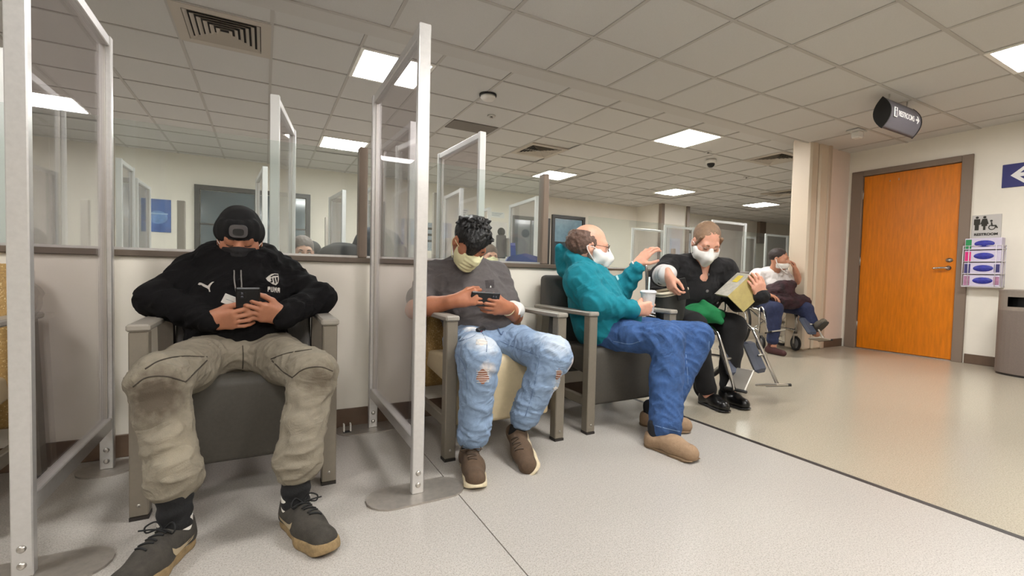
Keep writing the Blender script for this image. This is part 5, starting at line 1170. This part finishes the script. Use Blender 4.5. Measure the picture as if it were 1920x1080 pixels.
    s = SDF(); s.ell(f.p(0, 0.034, -0.100), (0.064, 0.066, 0.052), 0.02, f.M); s.cone(f.p(-0.064, -0.005, -0.050), f.p(-0.05, 0.03, -0.09), 0.012, 0.02, 0.02); s.cone(f.p(0.064, -0.005, -0.050), f.p(0.05, 0.03, -0.09), 0.012, 0.02, 0.02); s.clip(lambda P: f.loc(P)[:, 2]+0.060-0.5*(0.03-f.loc(P)[:, 1])); s.wrinkle(0.02, 0.002, 73, ridge=True)
    Part(s, 0.0045, 'beard', mat('grey_beard', (132, 120, 112), 0.8, var=0.25, vscale=90, bump=0.6, bscale=250), r, off)
    M_mk = mat('white_respirator', (228, 226, 222), 0.8, bump=0.1, bscale=300); cup_mask(f, 0.004, M_mk, r, off, bottom=-0.100); ear_loops(f, M_mk, r, off, r=0.0024)
    gl = MB()
    for sx in (-1, 1):
        gl.tube([f.p(sx*0.034+0.024*math.cos(t), 0.103-0.012*abs(math.cos(t))*(1 if math.cos(t)*sx > 0 else 0), 0.004+0.017*math.sin(t)) for t in np.linspace(0, 2*PI, 18, endpoint=False)], 0.0017, 5, closed=True); gl.tube([f.p(sx*0.058, 0.095, 0.008), f.p(sx*0.080, 0.02, 0.008), f.p(sx*0.082, -0.01, 0.002)], 0.0017, 5)
    gl.tube([f.p(-0.011, 0.104, 0.008), f.p(0.011, 0.104, 0.008)], 0.0017, 5); gl.build('glasses', mat('dark_spectacle_rim', (58, 40, 34), 0.4), r, off=off)
    M_sue = mat('tan_suede', (150, 124, 98), 0.9, var=0.12, vscale=60, bump=0.25, bscale=300); M_sol = mat('brown_crepe_sole', (120, 98, 74), 0.8)
    for heel, toe, an, mir in ((V(1.680, 1.655, 0), V(1.715, 1.375, 0), anR, -1), (V(1.875, 1.90, 0), V(2.04, 1.67, 0), anL, 1)):
        sh = Shoe('loafer', heel, toe, M_sue, M_sol, r, off, L=0.29, W=1.12, mir=mir); s = SDF(); s.cone(sh.T(V(0, 0.065, 0.03)), sh.T(V(0, 0.055, 0.11)), 0.038, 0.038, 0.01); Part(s, 0.005, 'sock', mat('dark_sock', (26, 27, 32), 0.9), r, off)
    fw_ = frame_from(wrL-elL); c0 = wrL-unit(wrL-elL)*0.008; MB().tube([c0+0.033*(math.cos(a)*fw_[0]+math.sin(a)*fw_[1]) for a in np.linspace(0, 2*PI, 18, endpoint=False)], 0.006, 6, closed=True, flat=1.0).build('wristband', M_white, r, off=off)
    # iced drink in the near hand
    c = V(1.855, 1.845, 0.640); t = thing('drink_cup', 'clear plastic cup of iced drink with a straw, held by the man in teal', 'cup', tuple(c))
    MB().lathe([(0.030, 0), (0.031, 0.002), (0.040, 0.105), (0.041, 0.108)], n=24).build('cup_wall', mat('cloudy_plastic', (214, 214, 214), 0.3, var=0.08, vscale=60), t)
    MB().lathe([(0.044, 0.106), (0.0445, 0.114), (0.040, 0.118), (0.036, 0.122), (0.034, 0.120)], n=24).build('lid', mat('clear_lid', (226, 226, 226), 0.25), t); MB().tube([(0.0, 0.0, 0.06), (0.004, 0.0, 0.195)], 0.0045, 8).build('straw', mat('pale_straw', (190, 205, 205), 0.4), t)
man_teal()
# ================================================================ WHEELCHAIRS
M_tyre = mat('grey_black_tyre', (36, 34, 34), 0.7); M_sling = mat('black_nylon_sling', (24, 24, 26), 0.7, bump=0.2, bscale=300); M_pad = mat('slate_vinyl_pad', (70, 76, 92), 0.45, var=0.06, vscale=30)
M_sil = mat('silver_plate', (186, 180, 170), 0.4, 0.6)
def wheelchair(label, loc, rz, rests, sw=0.22):
    """local: faces -y, seat centre at the origin; rests = per side (x sign): (swing deg, raise deg, length, plate angle, plate up)"""
    t = thing('wheelchair', label, 'wheelchair', loc, rad(rz), 'wheelchairs')
    MB().box((-sw, -0.22, 0.475), (sw, 0.20, 0.50), 0.01).build('seat', M_sling, t)
    bev_prism([(0.195, 0.50), (0.225, 0.88), (0.245, 0.88), (0.215, 0.50)], -sw, sw, 0.006).build('backrest', M_sling, t)
    for s in (-1, 1):
        x = s*(sw+0.005); f = MB()
        f.tube([(x, 0.21, 0.10), (x, 0.21, 0.50)]+smooth_path([(x, 0.212, 0.52), (x, 0.232, 0.88), (x, 0.25, 0.92), (x, 0.30, 0.925)], 5), 0.011, 8)
        f.tube([(x, 0.21, 0.475), (x, -0.25, 0.475)], 0.011, 8); f.tube([(x, 0.21, 0.24), (x, -0.25, 0.24)], 0.011, 8); f.tube([(x, -0.25, 0.19), (x, -0.25, 0.50)], 0.012, 8)
        f.tube(smooth_path([(x, -0.10, 0.475), (x, -0.16, 0.60), (x, -0.14, 0.70), (x, -0.08, 0.725), (x, 0.22, 0.725)], 6), 0.011, 8); f.build('frame', M_chrome, t)
        MB().box((x-0.028, -0.11, 0.735), (x+0.028, 0.17, 0.762), 0.01).build('armrest', M_black, t)
        MB().tube([(x, 0.29, 0.925), (x, 0.385, 0.92)], 0.017, 10).build('grip', M_black, t)
        wx = s*(sw+0.065); c = V(wx, 0.12, 0.300); ring = lambda r, dx=0: [c+V(dx, r*math.cos(a), r*math.sin(a)) for a in np.linspace(0, 2*PI, 36, endpoint=False)]
        w_ = MB().tube(ring(0.285), 0.0145, 8, closed=True).build('wheel', M_tyre, t)
        MB().tube(ring(0.266), 0.008, 6, closed=True).build('rim', M_chrome, w_); MB().tube(ring(0.25, s*0.03), 0.007, 6, closed=True).build('hand_rim', M_chrome, w_)
        MB().tube([c-V(0.03, 0, 0), c+V(0.03, 0, 0)], 0.022, 12).build('hub', M_steel, w_)
        for k in range(12): a = 2*PI*k/12; MB().tube([c+V((-1)**k*0.015, 0.02*math.cos(a), 0.02*math.sin(a)), c+V(0, 0.264*math.cos(a+0.12*(-1)**k), 0.264*math.sin(a+0.12*(-1)**k))], 0.0018, 5).build('spoke', M_steel, w_)
        cc = V(s*(sw-0.01), -0.27, 0.088); cst = MB().tube([cc+V(0, 0.072*math.cos(a), 0.072*math.sin(a)) for a in np.linspace(0, 2*PI, 24, endpoint=False)], 0.0145, 8, closed=True).build('caster', M_tyre, t)
        MB().tube([cc-V(0.012, 0, 0), cc+V(0.012, 0, 0)], 0.058, 16).build('caster_hub', mat('grey_hub', (96, 94, 92), 0.5), cst); MB().box((cc[0]-0.022, -0.275, 0.085), (cc[0]-0.017, -0.25, 0.19)).box((cc[0]+0.017, -0.275, 0.085), (cc[0]+0.022, -0.25, 0.19)).box((cc[0]-0.022, -0.275, 0.18), (cc[0]+0.022, -0.24, 0.20)).build('caster_fork', M_steel, cst)
        swg, rs, ln, pa, upf = rests[s]
        a = rad(swg)*s; d0 = V(math.sin(a), -math.cos(a), 0); dd = d0*math.sin(rad(rs))-V(0, 0, math.cos(rad(rs))); sd = V(math.cos(a), math.sin(a), 0)
        h0 = V(x, -0.255, 0.50); h1 = h0+d0*0.10+V(0, 0, 0.0); e = h1+dd*ln
        lr = MB().tube(smooth_path([h0, h0+d0*0.06+V(0, 0, 0.008), h1+dd*0.03], 5)+[h1+dd*0.05, e], 0.012, 8).tube([h0-V(0, 0, 0.02), h0-V(0, 0, 0.24)], 0.011, 8).build('leg_rest', M_chrome, t)
        pc = h1+dd*(ln*0.50)-sd*s*0.075; nz = unit(np.cross(sd, dd)); Rp = np.array([sd, dd, nz]).T
        MB().box((-0.062, -0.115, -0.024), (0.062, 0.115, 0.024), 0.023, R=Rp, c=pc-nz*0.03*np.sign(nz@V(0, -1, 0.2))).build('calf_pad', M_pad, lr)
        MB().tube([h1+dd*ln*0.5, pc], 0.008, 6).build('pad_bracket', M_steel, lr)
        pd = unit(-sd*s*math.cos(rad(upf))+V(0, 0, math.sin(rad(upf)))); q = unit(dd*-0.25+d0); q = unit(q-pd*(q@pd)); Rq = np.array([pd, q, np.cross(pd, q)]).T
        MB().box((0.0, -0.075, -0.007), (0.15, 0.075, 0.007), 0.005, R=Rq, c=e+pd*0.08).build('foot_plate', M_sil, lr); MB().tube([e-q*0.08, e+q*0.085], 0.010, 8).build('hinge_bar', M_black, lr)
    MB().tube([(-sw, 0.0, 0.47), (sw, 0.05, 0.15)], 0.010, 8).tube([(sw, 0.0, 0.47), (-sw, 0.05, 0.15)], 0.010, 8).build('cross_brace', M_chrome, t)
    return t
wheelchair('wheelchair under the woman in black, leg rests swung out over the floor', (2.82, 2.38, 0), 8, {-1: (8, 22, 0.40, 0, 55), 1: (-4, 28, 0.44, 0, 8)})
wheelchair('wheelchair of the person in white beside the beige wall corner', (5.40, 3.42, 0), -26, {-1: (10, 30, 0.30, 0, 10), 1: (12, 40, 0.42, 0, 10)})

# ---------------------------------------------------------------- 4: woman in black cardigan
def woman_black():
    off = V(2.70, 2.2, 0)
    r = thing('person', 'seated woman in black cardigan and white mask reading a book', 'person', tuple(off))
    f = head_frame((2.612, 2.090, 1.075), -28, 32, -4, 1.06)
    M_sk = skin('rosy', (212, 156, 132)); M_kn = mat('black_cardigan_knit', (20, 19, 21), 0.9, var=0.25, vscale=160, bump=0.5, bscale=260)
    neck = V(2.665, 2.165, 0.935); shR, shL = V(2.500, 2.285, 0.900), V(2.850, 2.125, 0.890); elR, elL = V(2.270, 2.145, 0.845), V(2.865, 2.01, 0.680); wrR, wrL = V(2.165, 1.990, 0.845), V(2.735, 1.765, 0.730)
    hipR, hipL = V(2.62, 2.37, 0.555), V(2.82, 2.33, 0.555); knR, knL = V(2.395, 1.985, 0.530), V(2.735, 1.955, 0.515); anR, anL = V(2.545, 1.975, 0.08), V(2.745, 1.96, 0.08)
    b = SDF(); add_head(b, f, nose=1.0); b.cone(f.p(0, -0.02, -0.05), neck, 0.052, 0.060, 0.03); b.cone(neck, neck+V(-0.03, -0.02, -0.10), 0.058, 0.060, 0.04)
    inner(b, [(neck, (2.70, 2.32, 0.6)), (neck, shR), (neck, shL), (shR, elR), (shL, elL), ((2.70, 2.32, 0.6), hipR), (hipR, hipL), (hipR, knR), (hipL, knL), (knR, anR), (knL, anL)], 0.035); b.cone(elR, wrR, 0.036, 0.026, 0.02); b.cone(elL, wrL, 0.036, 0.026, 0.02)
    add_hand(b, wrR, (0.0, -0.35, -0.92), (0.85, -0.2, -0.1), (-0.2, -0.9, 0.3), ((35, 40, 25), (38, 40, 25), (40, 42, 25), (44, 44, 25)), sc=0.95, rw=0.025)
    add_hand(b, wrL, (-0.35, 0.02, 0.60), (0.62, 0.62, -0.1), (0.3, -0.3, 0.9), ((30, 35, 20), (30, 36, 20), (32, 38, 20), (34, 40, 22)), sc=0.95, rw=0.025)
    Part(b, 0.0042, 'body', M_sk, r, off); face_bits(f, r, off, brow=(140, 110, 88))
    s = SDF(); fw = V(-0.42, -0.9, 0)
    s.cone((2.70, 2.30, 0.60), (2.68, 2.24, 0.74), 0.185, 0.190, 0.05, flat=(fw, 0.85)); s.cone((2.68, 2.24, 0.74), (2.672, 2.20, 0.86), 0.195, 0.155, 0.05, flat=(fw, 0.75)); s.cone(shR, shL, 0.075, 0.075, 0.06)
    for sh in (shR, shL): s.cone(neck+V(0, 0.02, -0.02), sh, 0.066, 0.074, 0.05)
    s.cone(shR, elR, 0.080, 0.066, 0.04, fold=(2.5, 0.003, 1.4, 0)); s.cone(elR, elR*0.35+wrR*0.65, 0.066, 0.052, 0.03); s.cone(shL, elL, 0.082, 0.066, 0.04, fold=(2.5, 0.003, 1.4, 2)); s.cone(elL, wrL, 0.064, 0.046, 0.03, fold=(3, 0.003, 1.2, 1))
    fwu = unit(V(-0.42, -0.9, -0.15)); vx = unit(np.cross(fwu, (0, 0, 1)))                   # V neck
    def vcut(P):
        q = P-(neck+V(-0.02, -0.03, -0.13)).astype(np.float32); a = np.abs(q@vx.astype(np.float32)); z = q[:, 2]; fr = q@fwu.astype(np.float32)
        return np.minimum(np.minimum((z*0.32-a)*0.9, fr+0.06), 0.06)
    s.clip(vcut); s.wrinkle(0.10, 0.006, 81); s.wrinkle(0.05, 0.003, 82, ridge=True)
    cd = Part(s, 0.0065, 'cardigan', M_kn, r, off)
    for px, py in ((1327, 515), (1326, 546), (1345, 568)):
        p, n_ = hit(cd, px, py)
        if p is not None: MB().lathe([(0.011, 0), (0.011, 0.003), (0.006, 0.005)], p, 12, frame_from(n_).T).build('button', mat('grey_button', (120, 116, 116), 0.3), cd.obj, off=off)
    s = SDF(); s.ell((2.575, 2.090, 0.605), (0.12, 0.10, 0.060), 0.03); s.cone((2.50, 2.06, 0.600), (2.655, 2.00, 0.595), 0.036, 0.036, 0.03); s.cone((2.58, 2.01, 0.60), (2.615, 1.955, 0.555), 0.050, 0.022, 0.02); s.cone((2.572, 2.062, 0.672), (2.585, 2.025, 0.60), 0.018, 0.062, 0.03); s.wrinkle(0.07, 0.004, 83)
    Part(s, 0.006, 'shirt', mat('green_cotton', (14, 112, 62), 0.85, var=0.12, vscale=40), r, off)
    s = SDF(); s.ell((2.71, 2.32, 0.56), (0.185, 0.16, 0.10), 0.05)
    for hip, kn, an, ph in ((hipR, knR, V(2.530, 1.985, 0.13), 0.2), (hipL, knL, V(2.735, 1.965, 0.13), 1.5)): s.cone(hip, kn, 0.100, 0.082, 0.045); s.cone(kn, an, 0.080, 0.060, 0.03, fold=(2.5, 0.002, 1.4, ph))
    s.wrinkle(0.10, 0.004, 84); Part(s, 0.007, 'trousers', mat('black_trouser', (17, 16, 18), 0.9, var=0.2, vscale=60), r, off)
    s = SDF(); s.ell(f.p(0, -0.022, 0.040), (0.083, 0.102, 0.092), 0.02, f.M); s.ell(f.p(0, -0.12, 0.02), (0.035, 0.035, 0.04), 0.02, f.M)
    s.clip(lambda P: -(f.loc(P)[:, 2]-(-0.045+0.85*f.loc(P)[:, 1]))); s.wrinkle(0.020, 0.002, 85, ridge=True)
    for sx in (-1, 1): s.cone(f.p(sx*0.066, 0.05, 0.055), f.p(sx*0.079, 0.018, -0.04), 0.010, 0.006, 0.01)
    Part(s, 0.0045, 'hair', mat('ash_blonde_hair', (134, 106, 82), 0.55, var=0.25, vscale=40, bump=0.6, bscale=220, stretch=(1, 0.3, 1)), r, off)
    cup_mask(f, 0.0042, MATS['white_respirator'], r, off); ear_loops(f, MATS['white_respirator'], r, off, r=0.0024)
    gl = MB()
    for sx in (-1, 1): gl.tube([f.p(sx*0.058, 0.094, 0.006), f.p(sx*0.080, 0.02, 0.010)], 0.0013, 5); gl.tube([f.p(sx*0.034+0.023*math.cos(t), 0.103, 0.002+0.014*math.sin(t)) for t in np.linspace(0, 2*PI, 16, endpoint=False)], 0.0012, 5, closed=True)
    gl.build('glasses', M_steel, r, off=off)
    s = SDF(); s.cone(elR*0.75+wrR*0.25, elR*0.25+wrR*0.75+V(0, 0, 0.006), 0.070, 0.058, 0.01, fold=(2, 0.003, 1, 0)); Part(s, 0.0055, 'arm_wrap', mat('pale_grey_wrap', (205, 202, 200), 0.85, var=0.05, vscale=30), r, off)
    M_sh = mat('black_leather', (18, 17, 17), 0.3)
    for heel, toe, mir in ((V(2.575, 2.06, 0), V(2.515, 1.80, 0), -1), (V(2.745, 2.04, 0), V(2.700, 1.785, 0), 1)): sh = Shoe('black', heel, toe, M_sh, M_black, r, off, L=0.265, W=1.0, mir=mir, h=0.0042); s = SDF(); s.cone(sh.T(V(0, 0.05, 0.05)), sh.T(V(0, 0.06, 0.14)), 0.036, 0.04, 0.01); Part(s, 0.006, 'sock', MATS['dark_sock'], r, off)
    # wallet or phone in the right hand
    phone_slab('phone', 'dark brown phone wallet in the right hand of the woman in black', (2.205, 1.925, 0.765), (0.25, -0.1, -0.95), (-0.7, -0.6, 0.1), 0.07, 0.13, 0.014, lens=False)
    # open book
    c = V(2.640, 1.850, 0.795); t = thing('book', 'open paperback book with yellowish pages held by the woman in black', 'book', tuple(c))
    up = unit(V(0.62, -0.25, 0.62)); n1 = unit(V(-0.62, -0.70, 0.22)); n1 = unit(n1-up*(n1@up)); sp = unit(np.cross(up, n1))
    M_pg = mat('aged_paper', (190, 174, 126), 0.8, var=0.1, vscale=30); M_cv = mat('olive_cover', (166, 150, 92), 0.6, var=0.15, vscale=25); M_cg = mat('grey_cover', (176, 172, 160), 0.6, var=0.25, vscale=30)
    for sgn, ang, mm in ((1, 8, M_cv), (-1, 62, M_cg)):
        x = unit(sp*sgn*math.cos(rad(ang))-n1*math.sin(rad(ang))); nn = unit(np.cross(x, up)); nn = nn if nn@n1 > 0 else -nn; R = np.array([x, up, nn]).T
        MB().box((0, -0.105, -0.001), (0.135, 0.105, 0.001), 0, R=R, c=x*0.0675).build('cover', mm, t); MB().box((0, -0.102, -0.007), (0.130, 0.102, 0.007), 0.002, R=R, c=x*0.066-nn*0.0085).build('page_block', M_pg, t)
        if sgn < 0: MB().box((0, -0.03, -0.001), (0.05, 0.03, 0.001), 0, R=R, c=x*0.07+up*0.05+nn*0.0018).build('cover_print', mat('yellow_print', (220, 196, 70), 0.6), t)
    # open bag on the right side
    c = V(2.235, 2.035, 0.535); t = thing('tote_bag', 'dark open bag with cream lining beside the woman in black', 'bag', tuple(c))
    rings = [(0.070, 0.045, 0.0), (0.092, 0.060, 0.05), (0.100, 0.064, 0.12), (0.105, 0.066, 0.19), (0.110, 0.070, 0.215)]; n = 24; vs = []; fs = []
    for i, (a, b2, z) in enumerate(rings): vs += [(a*math.copysign(abs(math.cos(q))**0.7, math.cos(q)), b2*math.copysign(abs(math.sin(q))**0.7, math.sin(q)), z+(0.02*math.cos(q) if i == 4 else 0)) for q in np.linspace(0, 2*PI, n, endpoint=False)]
    for i in range(4): fs += [(i*n+k, i*n+(k+1) % n, (i+1)*n+(k+1) % n, (i+1)*n+k) for k in range(n)]
    MB().add(vs, fs+[tuple(range(n))], True).build('shell', mat('dark_olive_canvas', (44, 44, 40), 0.85, var=0.2, vscale=30), t)
    top = vs[-n:]; MB().tube([V(*p) for p in top], 0.009, 6, closed=True).build('rim', mat('cream_lining', (202, 192, 170), 0.8), t); MB().add([(x*0.97, y*0.97, z-0.012) for x, y, z in top]+[(x*0.85, y*0.85, z-0.05) for x, y, z in top], [(k, (k+1) % n, n+(k+1) % n, n+k) for k in range(n)]+[tuple(range(n, 2*n))], True).build('lining', MATS['cream_lining'], t)
woman_black()

# ---------------------------------------------------------------- 5: person in white
def person_white():
    off = V(5.40, 3.4, 0)
    r = thing('person', 'person in white top with lowered mask resting chin on hand in a wheelchair', 'person', tuple(off))
    f = head_frame((5.415, 3.290, 1.075), 15, 6, 4, 1.02)
    M_sk = skin('brown', (188, 132, 104)); fw = V(-0.44, -0.90, 0); rt = V(-0.90, 0.44, 0)
    neck = V(5.435, 3.355, 0.92); c0 = V(5.44, 3.40, 0.87); shR, shL = c0+rt*0.17, c0-rt*0.17; elR, elL = V(5.12, 3.37, 0.70), V(5.690, 3.165, 0.715); wrR, wrL = V(5.05, 3.20, 0.66), V(5.540, 3.165, 0.945)
    hipR, hipL = V(5.30, 3.42, 0.54), V(5.50, 3.34, 0.54); knR, knL = V(5.03, 3.08, 0.50), V(5.44, 2.98, 0.50); anR, anL = V(4.985, 3.06, 0.09), V(5.470, 2.86, 0.235)
    b = SDF(); add_head(b, f, nose=1.15); b.cone(f.p(0, -0.02, -0.05), neck, 0.054, 0.062, 0.03)
    inner(b, [(neck, (5.42, 3.41, 0.56)), (neck, shR), (neck, shL), ((5.42, 3.41, 0.56), hipR), (hipR, hipL), (hipR, knR), (hipL, knL), (knR, anR), (knL, anL)], 0.04)
    b.cone(shL, elL, 0.058, 0.050, 0.03); b.cone(elL, wrL, 0.052, 0.030, 0.02); b.cone(shR, elR, 0.058, 0.05, 0.03); b.cone(elR, wrR, 0.05, 0.03, 0.02)
    add_hand(b, wrL, (-0.25, 0.10, 0.9), (-0.55, 0.6, 0.1), (-0.8, -0.4, 0), ((40, 55, 30), (45, 55, 30), (50, 55, 30), (55, 55, 30)), sc=0.95); add_hand(b, wrR, (0.2, -0.8, -0.2), (0, 0, -1), (1, 0, 0), (20, 25, 15), sc=0.95)
    Part(b, 0.0048, 'body', M_sk, r, off); face_bits(f, r, off, look='open')
    s = SDF(); s.cone((5.42, 3.40, 0.58), (5.435, 3.39, 0.72), 0.18, 0.185, 0.05, flat=(fw, 0.78)); s.cone((5.435, 3.39, 0.72), (5.438, 3.395, 0.83), 0.185, 0.15, 0.05, flat=(fw, 0.7)); s.cone(shR, shL, 0.072, 0.072, 0.05)
    for sh, el in ((shR, elR), (shL, elL)): s.cone(neck+V(0, 0.02, -0.02), sh, 0.06, 0.07, 0.04); s.cone(sh, sh*0.45+el*0.55, 0.078, 0.074, 0.03)
    s.wrinkle(0.10, 0.006, 91); s.wrinkle(0.05, 0.003, 92, ridge=True); Part(s, 0.007, 'shirt', mat('white_cotton', (226, 220, 216), 0.85), r, off)
    s = SDF(); s.ell((5.40, 3.40, 0.55), (0.19, 0.16, 0.10), 0.05)
    for hip, kn, an in ((hipR, knR, anR+V(0, 0, 0.07)), (hipL, knL, anL+V(0, 0.03, 0.05))): s.cone(hip, kn, 0.10, 0.080, 0.045); s.cone(kn, an, 0.080, 0.062, 0.03)
    s.wrinkle(0.10, 0.004, 93); Part(s, 0.008, 'jeans', mat('navy_denim', (34, 42, 74), 0.85, var=0.25, vscale=40), r, off)
    s = SDF(); s.ell((5.30, 3.22, 0.66), (0.20, 0.15, 0.13), 0.06); s.cone((5.18, 3.12, 0.58), (5.46, 3.02, 0.58), 0.085, 0.080, 0.05); s.cone((5.27, 3.15, 0.74), (5.42, 3.14, 0.76), 0.08, 0.06, 0.05); s.wrinkle(0.10, 0.012, 94); s.wrinkle(0.05, 0.004, 95, ridge=True)
    Part(s, 0.008, 'lap_jacket', mat('black_maroon_jacket', (24, 18, 20), 0.8, var=0.5, vscale=16, col2=(62, 28, 36)), r, off)
    s = SDF(); s.ell(f.p(0, -0.022, 0.042), (0.080, 0.100, 0.088), 0.02, f.M); s.clip(lambda P: -(f.loc(P)[:, 2]-(-0.03+0.9*f.loc(P)[:, 1]))); s.wrinkle(0.025, 0.0016, 96); Part(s, 0.005, 'hair', mat('dark_brown_hair', (46, 34, 30), 0.6, bump=0.5, bscale=200), r, off)
    s = SDF(); s.ell(f.p(0, 0.034, -0.062), np.array((0.074, 0.078, 0.072)), 0.02, f.M)           # mask pulled down over mouth and chin, and its loose scarf-like straps
    def cl(P): q = f.loc(P); return np.maximum(np.maximum(q[:, 2]+0.036+0.15*np.abs(q[:, 0]), -0.105-q[:, 2]), -0.01-q[:, 1])
    s.clip(cl); Part(s, 0.005, 'face_mask', mat('white_cloth_mask', (232, 228, 222), 0.8), r, off)
    MB().tube(smooth_path([f.p(0.078, -0.01, 0.0), f.p(0.078, 0.015, -0.06), f.p(0.05, 0.07, -0.125), f.p(0.0, 0.10, -0.155), f.p(-0.05, 0.07, -0.125), f.p(-0.078, 0.015, -0.06), f.p(-0.078, -0.01, 0.0)], 5), 0.011, 8, flat=0.5).build('mask_strap', MATS['white_cloth_mask'], r, off=off)
    sh = Shoe('loafer', V(5.470, 2.885, 0.200), V(5.405, 2.70, 0.40), mat('olive_grey_slipper', (92, 84, 72), 0.85), mat('grey_rubber_sole', (70, 66, 62), 0.8), r, off, L=0.26, W=1.05, h=0.005)
    s = SDF(); s.cone(sh.T(V(0, 0.05, 0.05)), anL+V(0, 0.03, 0.03), 0.042, 0.045, 0.01); Part(s, 0.006, 'sock', mat('pale_sock', (205, 200, 195), 0.9), r, off)
    s = SDF(); s.cone((4.985, 3.10, 0.045), (4.955, 2.92, 0.032), 0.042, 0.032, 0.02); s.cone((4.985, 3.07, 0.06), (4.985, 3.065, 0.17), 0.04, 0.044, 0.02); s.clip(lambda P: -P[:, 2]); Part(s, 0.006, 'sock', mat('maroon_sock', (74, 44, 44), 0.9), r, off)
person_white()

# ---------------------------------------------------------------- people behind the partition glass
def far_person(label, hc, yaw, pitch, skin_rgb, hair_rgb, coat_rgb, mask_rgb=None, slump=0.0, hair='cap', mood=None):
    hc = V(*hc); off = V(hc[0], hc[1]+0.1, 0); r = thing('person', label, 'person', tuple(off), 0, 'people behind the partition glass')
    f = head_frame(hc, yaw, pitch); fw = f.M[1]*V(1, 1, 0); fw = unit(fw); rt = unit(np.cross(fw, (0, 0, 1)))
    neck = hc-fw*(0.05+slump)+V(0, 0, -0.15+0.75*slump); c0 = neck-fw*0.02+V(0, 0, -0.06); hip = V(*(neck[:2]-fw[:2]*0.05), 0.52)
    b = SDF(); add_head(b, f); b.cone(f.p(0, -0.02, -0.05), neck, 0.055, 0.06, 0.03); inner(b, [(neck, hip)], 0.05)
    Part(b, 0.006, 'body', skin('far_%d' % skin_rgb[0], skin_rgb), r, off); face_bits(f, r, off, look='open')
    s = SDF(); s.cone(hip, c0, 0.16, 0.15, 0.05, flat=(fw, 0.75)); s.cone(c0+rt*0.17, c0-rt*0.17, 0.085, 0.085, 0.06); s.cone(neck, c0, 0.075, 0.10, 0.05)
    for sx in (-1, 1): e = c0+rt*sx*0.24+V(0, 0, -0.24); s.cone(c0+rt*sx*0.18, e, 0.075, 0.062, 0.04); s.cone(e, e+fw*0.2-rt*sx*0.1, 0.06, 0.045, 0.03)
    if slump: s.ell(c0+V(0, 0, 0.10)-fw*0.04, (0.19, 0.15, 0.16), 0.08)
    s.wrinkle(0.10, 0.006, 101); Part(s, 0.009, 'coat', mat('far_coat_%d_%d' % coat_rgb[:2], coat_rgb, 0.85, var=0.3, vscale=30), r, off)
    s = SDF(); 
    for sx in (-1, 1): kn = hip+rt*sx*0.10+fw*0.22+V(0, 0, -0.04); s.cone(hip+rt*sx*0.09, kn, 0.09, 0.075, 0.04); s.cone(kn, V(kn[0], kn[1], 0.05), 0.07, 0.055, 0.03)
    s.clip(lambda P: -P[:, 2]); Part(s, 0.010, 'trousers', mat('far_trousers', (50, 52, 60), 0.9), r, off)
    s = SDF(); s.ell(f.p(0, -0.022, 0.042), (0.082, 0.102, 0.090), 0.02, f.M); s.clip(lambda P: -(f.loc(P)[:, 2]-(-0.03+0.85*f.loc(P)[:, 1]))); s.wrinkle(0.025, 0.002, 102)
    Part(s, 0.006, 'hair', mat('far_hair_%d' % hair_rgb[0], hair_rgb, 0.7, var=0.2, vscale=60), r, off)
    if mask_rgb: surgical_mask(f, 0.005, mat('far_mask', mask_rgb, 0.8), r, off)
    return r
far_person('grey-haired head just above the ledge, right of the black beanie, behind the glass', (0.258, 3.85, 0.955), 5, 5, (196, 150, 126), (110, 100, 94), (60, 58, 60))
far_person('dark capped head behind the grey-haired one, partly hidden, behind the glass', (0.39, 4.62, 0.955), 160, 5, (150, 110, 90), (22, 21, 22), (24, 24, 26))
far_person('person bent over in a dark jacket behind the middle divider', (0.845, 3.88, 1.00), 165, 62, (150, 110, 90), (30, 28, 30), (46, 50, 60), slump=0.16)
far_person('person in a puffy black jacket at the first glass post, head hidden', (0.455, 3.40, 0.87), 178, 62, (150, 110, 90), (28, 26, 28), (26, 27, 30), slump=0.12)
far_person('brown-haired person with yellow mask behind the black-haired man', (1.965, 4.10, 0.985), -5, 5, (200, 148, 122), (92, 72, 58), (120, 110, 104), (222, 218, 170))
